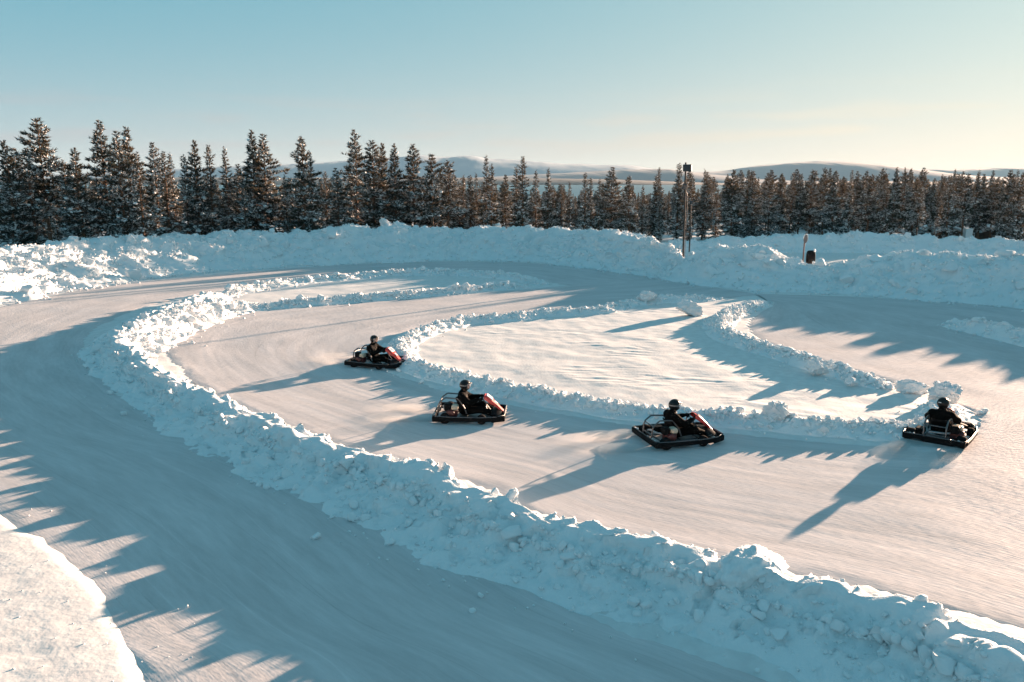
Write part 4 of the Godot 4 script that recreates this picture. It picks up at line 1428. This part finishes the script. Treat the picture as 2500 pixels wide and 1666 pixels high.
	for i in 11:
		var u := i / 10.0
		var z := lerpf(-0.12, 0.42, pow(u, 0.8)) if u < 0.5 else lerpf(0.192, 0.44, (u - 0.5) * 2.0)
		var y := 0.13 if u < 0.4 else lerpf(0.13, 0.56, pow((u - 0.4) / 0.6, 1.2))
		var wd := 0.2 + 0.03 * sin(u * PI)
		var row := PackedVector3Array()
		for j in 9:
			var t := j / 8.0 * 2.0 - 1.0
			var lift := pow(absf(t), 3.0) * 0.14 * (1.0 - 0.4 * u)
			row.append(Vector3(t * wd, y + lift * (1.0 - u * 0.8), z - lift * u * 0.9))
		list.append(row)
	mb.rows(list)
	mb.smooth(0, Vector3(0, -2.0, 0.6))
	part("seat", mb.mesh(), mats.seat, k)
	# roll hoops
	for s in [-1.0, 1.0]:
		bar("roll_hoop", [Vector3(s * 0.25, 0.12, 0.9), Vector3(s * 0.25, 0.44, 0.87), Vector3(s * 0.25, 0.52, 0.83), Vector3(s * 0.25, 0.62, 0.70), Vector3(s * 0.25, 0.63, 0.66), Vector3(s * 0.25, 0.61, 0.36), Vector3(s * 0.25, 0.58, 0.31), Vector3(s * 0.27, 0.36, 0.16), Vector3(s * 0.29, 0.2, 0.1)], 0.02, mats.steel, k)
	bar("hoop_brace", [Vector3(-0.25, 0.49, 0.845), Vector3(0.25, 0.49, 0.845)], 0.014, mats.steel, k)
	bar("hoop_brace", [Vector3(-0.25, 0.27, 0.885), Vector3(0.25, 0.27, 0.885)], 0.014, mats.steel, k)
	bar("rear_axle", [Vector3(-0.5, 0.14, 0.68), Vector3(0.5, 0.14, 0.68)], 0.02, mats.steel, k)
	# engine
	mb = MB.new()
	mb.box(Vector3(0.40, 0.25, 0.48), Vector3(0.24, 0.2, 0.3), 0.03)
	mb.lathe([Vector2(0.0, -0.06), Vector2(0.09, -0.06), Vector2(0.11, -0.03), Vector2(0.11, 0.03), Vector2(0.08, 0.05), Vector2(0.0, 0.05)], Vector3.RIGHT, Vector3(0.54, 0.27, 0.5), 18)
	var en := part("engine", mb.mesh(), mats.engine_red, k)
	mb = MB.new()
	mb.box(Vector3(0.42, 0.42, 0.40), Vector3(0.24, 0.14, 0.18), 0.035)
	part("fuel_tank", mb.mesh(), mats.cream, en)
	mb = MB.new()
	mb.box(Vector3(0.40, 0.42, 0.60), Vector3(0.2, 0.2, 0.18), 0.03)
	part("air_filter", mb.mesh(), mats.black, en)
	bar("exhaust", [Vector3(0.3, 0.3, 0.6), Vector3(0.2, 0.3, 0.72), Vector3(-0.1, 0.3, 0.76), Vector3(-0.16, 0.28, 0.8)], 0.028, mats.pan, en)
	mb = MB.new()
	mb.box(Vector3(-0.42, 0.2, 0.4), Vector3(0.22, 0.16, 0.3), 0.03)
	part("battery_box", mb.mesh(), mats.black, k)
	# steering
	bar("steering_column", [Vector3(0, 0.12, -0.62), Vector3(0, 0.56, -0.31)], 0.014, mats.steel, k)
	mb = MB.new()
	var ring := []
	var wb := Basis(Vector3.RIGHT, deg_to_rad(-38.0))
	for i in 25:
		var a := TAU * i / 24.0
		ring.append(Vector3(0, 0.575, -0.30) + wb * Vector3(cos(a) * 0.15, sin(a) * 0.13, 0))
	mb.tube(ring, 0.014, 8, false)
	for a in [0.0, PI, -PI / 2]:
		mb.tube([Vector3(0, 0.565, -0.305), Vector3(0, 0.575, -0.30) + wb * Vector3(cos(a) * 0.145, sin(a) * 0.125, 0)], 0.011, 6)
	part("steering_wheel", mb.mesh(), mats.black, k)
	bar("steering_brace", [Vector3(-0.2, 0.1, -0.5), Vector3(0, 0.42, -0.40)], 0.012, mats.steel, k)
	bar("steering_brace", [Vector3(0.2, 0.1, -0.5), Vector3(0, 0.42, -0.40)], 0.012, mats.steel, k)
	for s in [-1.0, 1.0]:
		bar("pedal", [Vector3(s * 0.15, 0.09, -0.72), Vector3(s * 0.15, 0.22, -0.78)], 0.012, mats.steel, k)
		bar("tie_rod", [Vector3(s * 0.04, 0.14, -0.55), Vector3(s * 0.5, 0.13, -0.40)], 0.009, mats.steel, k)
	# red nose: a long shield from the wheel down to the front bumper
	mb = MB.new()
	list = []
	var prof := [[-0.37, 0.68, 0.15, 0.10], [-0.41, 0.68, 0.175, 0.12], [-0.49, 0.635, 0.18, 0.13], [-0.58, 0.56, 0.165, 0.12], [-0.66, 0.485, 0.125, 0.10], [-0.74, 0.41, 0.10, 0.09], [-0.84, 0.30, 0.10, 0.09], [-0.91, 0.235, 0.10, 0.07], [-0.95, 0.18, 0.08, 0.05]]
	for q in prof:
		var row := PackedVector3Array()
		for j in 13:
			var a := PI * (j / 12.0)
			var cx := -cos(a)
			var ex := signf(cx) * pow(absf(cx), 0.6)
			row.append(Vector3(ex * q[2], q[1] - q[3] * (1.0 - pow(sin(a), 0.45)), q[0] + 0.35 * q[3] * (1.0 - pow(sin(a), 0.45)) * 0.3))
		list.append(row)
	mb.rows(list)
	mb.smooth(0, Vector3(0, 0.2, -0.4))
	var nose := part("nose", mb.mesh(), mats.red, k)
	mb = MB.new()
	var d := Vector3(0, -0.080, -0.10).normalized()
	var pb := Basis(Vector3.RIGHT, d, Vector3.RIGHT.cross(d))
	mb.box(Vector3(0, 0.612, -0.522), Vector3(0.22, 0.2, 0.02), 0.006, pb)
	part("number_plate", mb.mesh(), mats.white, nose)
	mb = MB.new()
	mb.box(Vector3(0, 0.612, -0.522) + pb.z * 0.0095 * signf(pb.z.y), Vector3(0.11, 0.12, 0.006), 0.002, pb)
	part("number_plate_print", mb.mesh(), mats.emblem, nose)
	mb = MB.new()
	mb.box(Vector3(0, 0.455, -0.70), Vector3(0.075, 0.12, 0.012), 0.004, pb)
	part("nose_stripe", mb.mesh(), mats.white, nose)
	# crusts of snow caught on the rear bumper and the cowl
	var r := RandomNumberGenerator.new()
	r.seed = 71
	for i in 12:
		var c := MeshInstance3D.new()
		c.name = "snow_crust"
		c.mesh = clumps[i % clumps.size()]
		c.material_override = mats.clump
		var at := Vector3(r.randf_range(-0.66, 0.66), 0.235, 0.95) if i < 7 else Vector3(r.randf_range(-0.45, 0.45), 0.17, -0.955)
		c.transform = Transform3D(Basis.from_euler(Vector3(r.randf() * TAU, r.randf() * TAU, 0)).scaled(Vector3(0.05, 0.018, 0.025)), at)
		c.rotation.x = 0.0
		c.rotation.z = 0.0
		c.rotation.y = r.randf_range(-0.3, 0.3)
		k.add_child(c, true)
	return k

# ---- the driver: tapered capsules joined with a smooth minimum and meshed as surface nets
func nets(bones: Array, lo: Vector3, hi: Vector3, cell: float, k: float, mb: MB, color: Callable):
	var nx := int((hi.x - lo.x) / cell) + 2
	var ny := int((hi.y - lo.y) / cell) + 2
	var nz := int((hi.z - lo.z) / cell) + 2
	var f := PackedFloat32Array()
	f.resize(nx * ny * nz)
	f.fill(9.0)
	for bn in bones:
		var a: Vector3 = bn[0]
		var b: Vector3 = bn[1]
		var ra: float = bn[2]
		var rb: float = bn[3]
		var sq: Vector3 = bn[4] if bn.size() > 4 else Vector3.ONE
		var kk: float = bn[5] if bn.size() > 5 else k
		var m := maxf(ra, rb) + kk + cell * 2.0
		var i0 := clampi(int((minf(a.x, b.x) - m * sq.x - lo.x) / cell), 0, nx - 1)
		var i1 := clampi(int((maxf(a.x, b.x) + m * sq.x - lo.x) / cell) + 1, 0, nx - 1)
		var j0 := clampi(int((minf(a.y, b.y) - m * sq.y - lo.y) / cell), 0, ny - 1)
		var j1 := clampi(int((maxf(a.y, b.y) + m * sq.y - lo.y) / cell) + 1, 0, ny - 1)
		var l0 := clampi(int((minf(a.z, b.z) - m * sq.z - lo.z) / cell), 0, nz - 1)
		var l1 := clampi(int((maxf(a.z, b.z) + m * sq.z - lo.z) / cell) + 1, 0, nz - 1)
		var ab := (b - a) / sq
		var l2 := maxf(ab.length_squared(), 1e-9)
		for i in range(i0, i1 + 1):
			for j in range(j0, j1 + 1):
				for l in range(l0, l1 + 1):
					var p := (lo + Vector3(i, j, l) * cell - a) / sq
					var t := clampf(p.dot(ab) / l2, 0.0, 1.0)
					var d := p.distance_to(ab * t) - lerpf(ra, rb, t)
					var id := (i * ny + j) * nz + l
					var o := f[id]
					var h := maxf(kk - absf(o - d), 0.0) / kk
					f[id] = minf(o, d) - h * h * kk * 0.25
	var at := PackedInt32Array()
	at.resize(nx * ny * nz)
	at.fill(-1)
	var start := mb.ix.size()
	for i in nx - 1:
		for j in ny - 1:
			for l in nz - 1:
				var id := (i * ny + j) * nz + l
				if f[id] > cell * 3.0: continue
				var sum := Vector3.ZERO
				var cnt := 0
				var vals := [f[id], f[id + ny * nz], f[id + nz], f[id + ny * nz + nz], f[id + 1], f[id + ny * nz + 1], f[id + nz + 1], f[id + ny * nz + nz + 1]]
				var inside := 0
				for q in 8:
					if vals[q] < 0.0: inside += 1
				if inside == 0 or inside == 8: continue
				for e in EDGES:
					var va: float = vals[e[0]]
					var vb: float = vals[e[1]]
					if (va < 0.0) != (vb < 0.0):
						var t := va / (va - vb)
						sum += CORNER[e[0]].lerp(CORNER[e[1]], t)
						cnt += 1
				at[id] = mb.v.size()
				var p := lo + (Vector3(i, j, l) + sum / cnt) * cell
				mb.v.append(p)
				mb.n.append(Vector3.ZERO)
				mb.c.append(color.call(p))
	var sx := ny * nz
	var sy := nz
	for i in range(1, nx - 1):
		for j in range(1, ny - 1):
			for l in range(1, nz - 1):
				var id := (i * ny + j) * nz + l
				var v0 := f[id] < 0.0
				for ax in 3:
					var nb := id + (sx if ax == 0 else (sy if ax == 1 else 1))
					if v0 == (f[nb] < 0.0): continue
					var u := sy if ax == 0 else (1 if ax == 1 else sx)
					var w := 1 if ax == 0 else (sx if ax == 1 else sy)
					var q0 := at[id]
					var q1 := at[id - u]
					var q2 := at[id - u - w]
					var q3 := at[id - w]
					if q0 < 0 or q1 < 0 or q2 < 0 or q3 < 0: continue
					if v0: mb.ix.append_array([q0, q2, q1, q0, q3, q2])
					else: mb.ix.append_array([q0, q1, q2, q0, q2, q3])
	mb.normals(start)

const CORNER := [Vector3(0, 0, 0), Vector3(1, 0, 0), Vector3(0, 1, 0), Vector3(1, 1, 0), Vector3(0, 0, 1), Vector3(1, 0, 1), Vector3(0, 1, 1), Vector3(1, 1, 1)]
const EDGES := [[0, 1], [2, 3], [4, 5], [6, 7], [0, 2], [1, 3], [4, 6], [5, 7], [0, 4], [1, 5], [2, 6], [3, 7]]

const HEAD := Vector3(0, 0.915, 0.15)

func driver_body() -> ArrayMesh:
	var mb := MB.new()
	var suit := Color(0.006, 0.0065, 0.007)
	var skin := Color(0.42, 0.25, 0.18)
	var boot := Color(0.02, 0.018, 0.016)
	var b := []
	var pel := Vector3(0, 0.25, 0.22)
	var chest := Vector3(0, 0.52, 0.25)
	b.append([pel, Vector3(0, 0.38, 0.24), 0.15, 0.15, Vector3(1.25, 1, 0.95)])
	b.append([Vector3(0, 0.38, 0.24), chest, 0.15, 0.16, Vector3(1.25, 1, 0.9)])
	b.append([chest, Vector3(0, 0.63, 0.24), 0.16, 0.135, Vector3(1.35, 1, 0.88)])
	b.append([Vector3(0, 0.70, 0.23), Vector3(0, 0.79, 0.20), 0.11, 0.085])
	for s in [-1.0, 1.0]:
		var sh := Vector3(s * 0.205, 0.65, 0.235)
		var el := Vector3(s * 0.335, 0.50, 0.02)
		var wr := Vector3(s * 0.205, 0.575, -0.205)
		b.append([Vector3(s * 0.05, 0.67, 0.24), sh, 0.10, 0.105])
		b.append([sh, el, 0.105, 0.082])
		b.append([el, wr, 0.082, 0.054])
		var hip := Vector3(s * 0.11, 0.23, 0.16)
		var knee := Vector3(s * 0.26, 0.31, -0.30)
		var ankle := Vector3(s * 0.19, 0.17, -0.64)
		b.append([hip, knee, 0.12, 0.095])
		b.append([knee, ankle, 0.095, 0.068])
		b.append([ankle + Vector3(0, -0.03, 0.02), Vector3(s * 0.18, 0.23, -0.74), 0.06, 0.046])
	# head: skull, jaw, nose, brow
	b.append([HEAD + Vector3(0, 0.02, 0.0), HEAD + Vector3(0, 0.03, 0.01), 0.09, 0.09, Vector3(0.85, 1.1, 1.0), 0.03])
	b.append([HEAD + Vector3(0, -0.05, -0.03), HEAD + Vector3(0, -0.075, -0.045), 0.06, 0.048, Vector3.ONE, 0.03])
	var col := func(p: Vector3) -> Color:
		if p.y > 0.81 and p.z < 0.2: return skin
		if p.z < -0.62 and p.y < 0.32: return boot
		return suit
	nets(b, Vector3(-0.47, 0.06, -0.85), Vector3(0.47, 1.06, 0.44), 0.017, 0.05, mb, col)
	# face details and hands get finer grids
	var fb := [[HEAD + Vector3(0, 0.02, -0.088), HEAD + Vector3(0, -0.015, -0.108), 0.011, 0.016], [HEAD + Vector3(-0.03, 0.032, -0.08), HEAD + Vector3(0.03, 0.032, -0.08), 0.013, 0.013], [HEAD + Vector3(-0.018, -0.048, -0.083), HEAD + Vector3(0.018, -0.048, -0.083), 0.009, 0.009], [HEAD + Vector3(-0.032, 0.012, -0.078), HEAD + Vector3(-0.03, 0.012, -0.08), 0.012, 0.012], [HEAD + Vector3(0.032, 0.012, -0.078), HEAD + Vector3(0.03, 0.012, -0.08), 0.012, 0.012]]
	nets(fb, HEAD + Vector3(-0.07, -0.08, -0.14), HEAD + Vector3(0.07, 0.07, -0.05), 0.004, 0.008, mb, func(p: Vector3) -> Color:
		var q := p - HEAD
		if absf(q.y - 0.012) < 0.008 and absf(absf(q.x) - 0.031) < 0.012: return Color(0.05, 0.035, 0.03)
		if q.y > 0.026 and absf(q.x) > 0.008: return Color(0.06, 0.04, 0.03)
		if q.y < -0.04: return Color(0.36, 0.15, 0.13)
		return skin)
	var wb := Basis(Vector3.RIGHT, deg_to_rad(-38.0))
	for s in [-1.0, 1.0]:
		# the rim runs up and down at the sides of the wheel; fingers close round it from outside
		var rimp := Vector3(0, 0.575, -0.30) + wb * Vector3(s * 0.15, 0, 0)
		var up := wb * Vector3(0, 1, 0)
		var fw := wb * Vector3(0, 0, -1)
		var outw := Vector3(s, 0, 0)
		var hb := []
		var wrist := Vector3(s * 0.205, 0.575, -0.205)
		hb.append([wrist, rimp + outw * 0.038 - fw * 0.03, 0.042, 0.036])
		hb.append([rimp + outw * 0.038 - fw * 0.03 + up * 0.022, rimp + outw * 0.038 - fw * 0.03 - up * 0.026, 0.026, 0.024])
		for g in 4:
			var o := up * (0.033 - 0.022 * g)
			var lf: float = [0.95, 1.05, 1.0, 0.85][g]
			var k0 := rimp + o + outw * 0.036 - fw * 0.012
			var k1 := rimp + o + outw * 0.022 + fw * 0.026 * lf
			var k2 := rimp + o - outw * 0.014 * lf + fw * 0.027
			var k3 := rimp + o - outw * 0.026 * lf + fw * 0.002
			hb.append([k0, k1, 0.0115, 0.0108])
			hb.append([k1, k2, 0.0108, 0.010])
			hb.append([k2, k3, 0.010, 0.009])
		var t0 := rimp + up * 0.03 + outw * 0.02 - fw * 0.03
		hb.append([t0, rimp + up * 0.05 - outw * 0.012 - fw * 0.022, 0.013, 0.0115])
		hb.append([rimp + up * 0.05 - outw * 0.012 - fw * 0.022, rimp + up * 0.055 - outw * 0.028 + fw * 0.004, 0.0115, 0.0095])
		nets(hb, rimp - Vector3(0.1, 0.1, 0.1), rimp + Vector3(0.13, 0.1, 0.15), 0.0045, 0.006, mb, func(_p: Vector3) -> Color: return Color(0.014, 0.014, 0.015))
	return mb.mesh()

var helmet_meshes := []

func helmet_mesh() -> Array:
	var c := HEAD + Vector3(0, 0.02, 0.012)
	var mb := MB.new()
	var na := 40
	var ne := 24
	var pos := func(az: float, e: float, k: float) -> Vector3:
		var d := Vector3(sin(az) * cos(e), sin(e), -cos(az) * cos(e))
		var low := clampf((-e - 0.2) / 0.9, 0.0, 1.0)
		return c + Vector3(d.x * 0.138 * (1.0 - 0.12 * low), d.y * (0.15 if d.y > 0.0 else 0.16), d.z * 0.158 * (1.0 - 0.08 * low)) * k
	for i in na:
		for j in ne:
			var a0 := TAU * i / na
			var a1 := TAU * (i + 1) / na
			var e0 := lerpf(-0.95, PI / 2, float(j) / ne)
			var e1 := lerpf(-0.95, PI / 2, float(j + 1) / ne)
			var am := wrapf((a0 + a1) * 0.5, -PI, PI)
			var em := (e0 + e1) * 0.5
			if absf(am) < 1.12 and em > -0.56 and em < 0.36: continue
			var b := mb.v.size()
			for q in [[a0, e0], [a1, e0], [a1, e1], [a0, e1]]:
				var p: Vector3 = pos.call(q[0], q[1], 1.0)
				mb.v.append(p)
				mb.n.append((p - c).normalized())
			var nn := (mb.v[b + 2] - mb.v[b]).cross(mb.v[b + 1] - mb.v[b])
			if nn.dot(mb.v[b] - c) > 0.0: mb.ix.append_array([b, b + 1, b + 2, b, b + 2, b + 3])
			else: mb.ix.append_array([b, b + 2, b + 1, b, b + 3, b + 2])
	# peak over the brow
	var pk := MB.new()
	var list := []
	for i in 11:
		var a := lerpf(-0.85, 0.85, i / 10.0)
		var p0: Vector3 = pos.call(a, 0.42, 1.0)
		var o := 0.055 * cos(a)
		list.append(PackedVector3Array([p0 + Vector3(0, 0.012, 0.008), p0 + Vector3(sin(a) * 0.01, 0.0, -o), p0 + Vector3(0, -0.008, 0.008)]))
	pk.rows(list)
	pk.smooth(0, c + Vector3(0, -0.2, 0))
	var vs := MB.new()
	list = []
	for j in 7:
		var e := lerpf(-0.62, 0.40, j / 6.0)
		var row := PackedVector3Array()
		for i in 17:
			row.append(pos.call(lerpf(-1.15, 1.15, i / 16.0), e, 1.035))
		list.append(row)
	vs.rows(list)
	vs.smooth(0, c)
	var bd := MB.new()
	list = []
	for j in 2:
		var row := PackedVector3Array()
		for i in 25:
			row.append(pos.call(lerpf(1.2, TAU - 1.2, i / 24.0), -0.02 + 0.13 * j, 1.012))
		list.append(row)
	bd.rows(list)
	bd.smooth(0, c)
	return [mb.mesh(), pk.mesh(), vs.mesh(), bd.mesh()]

func driver(d: Node3D, body: ArrayMesh, i: int):
	if helmet_meshes.is_empty(): helmet_meshes = helmet_mesh()
	part("body", body, mats.suit, d)
	var h := part("helmet", helmet_meshes[0], mats.helmet, d)
	var yaw: float = [-0.22, 0.0, -0.08, -0.28][i]
	h.transform = Transform3D(Basis.IDENTITY, HEAD) * Transform3D(Basis(Vector3.UP, yaw), Vector3.ZERO) * Transform3D(Basis.IDENTITY, -HEAD)
	part("peak", helmet_meshes[1], mats.helmet, h)
	part("visor", helmet_meshes[2], mats.visor, h)
	if i == 1 or i == 2:
		part("helmet_band", helmet_meshes[3], mats.band, h)
	if i == 3:
		var mb := MB.new()
		mb.box(HEAD + Vector3(-0.01, 0.055, 0.166), Vector3(0.07, 0.018, 0.012), 0.003)
		part("helmet_sticker", mb.mesh(), mats.white, h)
	# pale trim on the jacket
	if i < 3:
		var mb := MB.new()
		for s in [-1.0, 1.0]:
			mb.tube([Vector3(s * 0.075, 0.70, 0.142), Vector3(s * 0.06, 0.60, 0.108), Vector3(s * 0.02, 0.47, 0.112)], 0.009, 6)
		part("jacket_trim", mb.mesh(), mats.tan, d)
	if i < 2:
		var mb2 := MB.new()
		mb2.box(Vector3(0.302, 0.60, 0.135), Vector3(0.02, 0.035, 0.06), 0.006, Basis(Vector3.UP, 0.5))
		part("sleeve_patch", mb2.mesh(), mats.white, d)
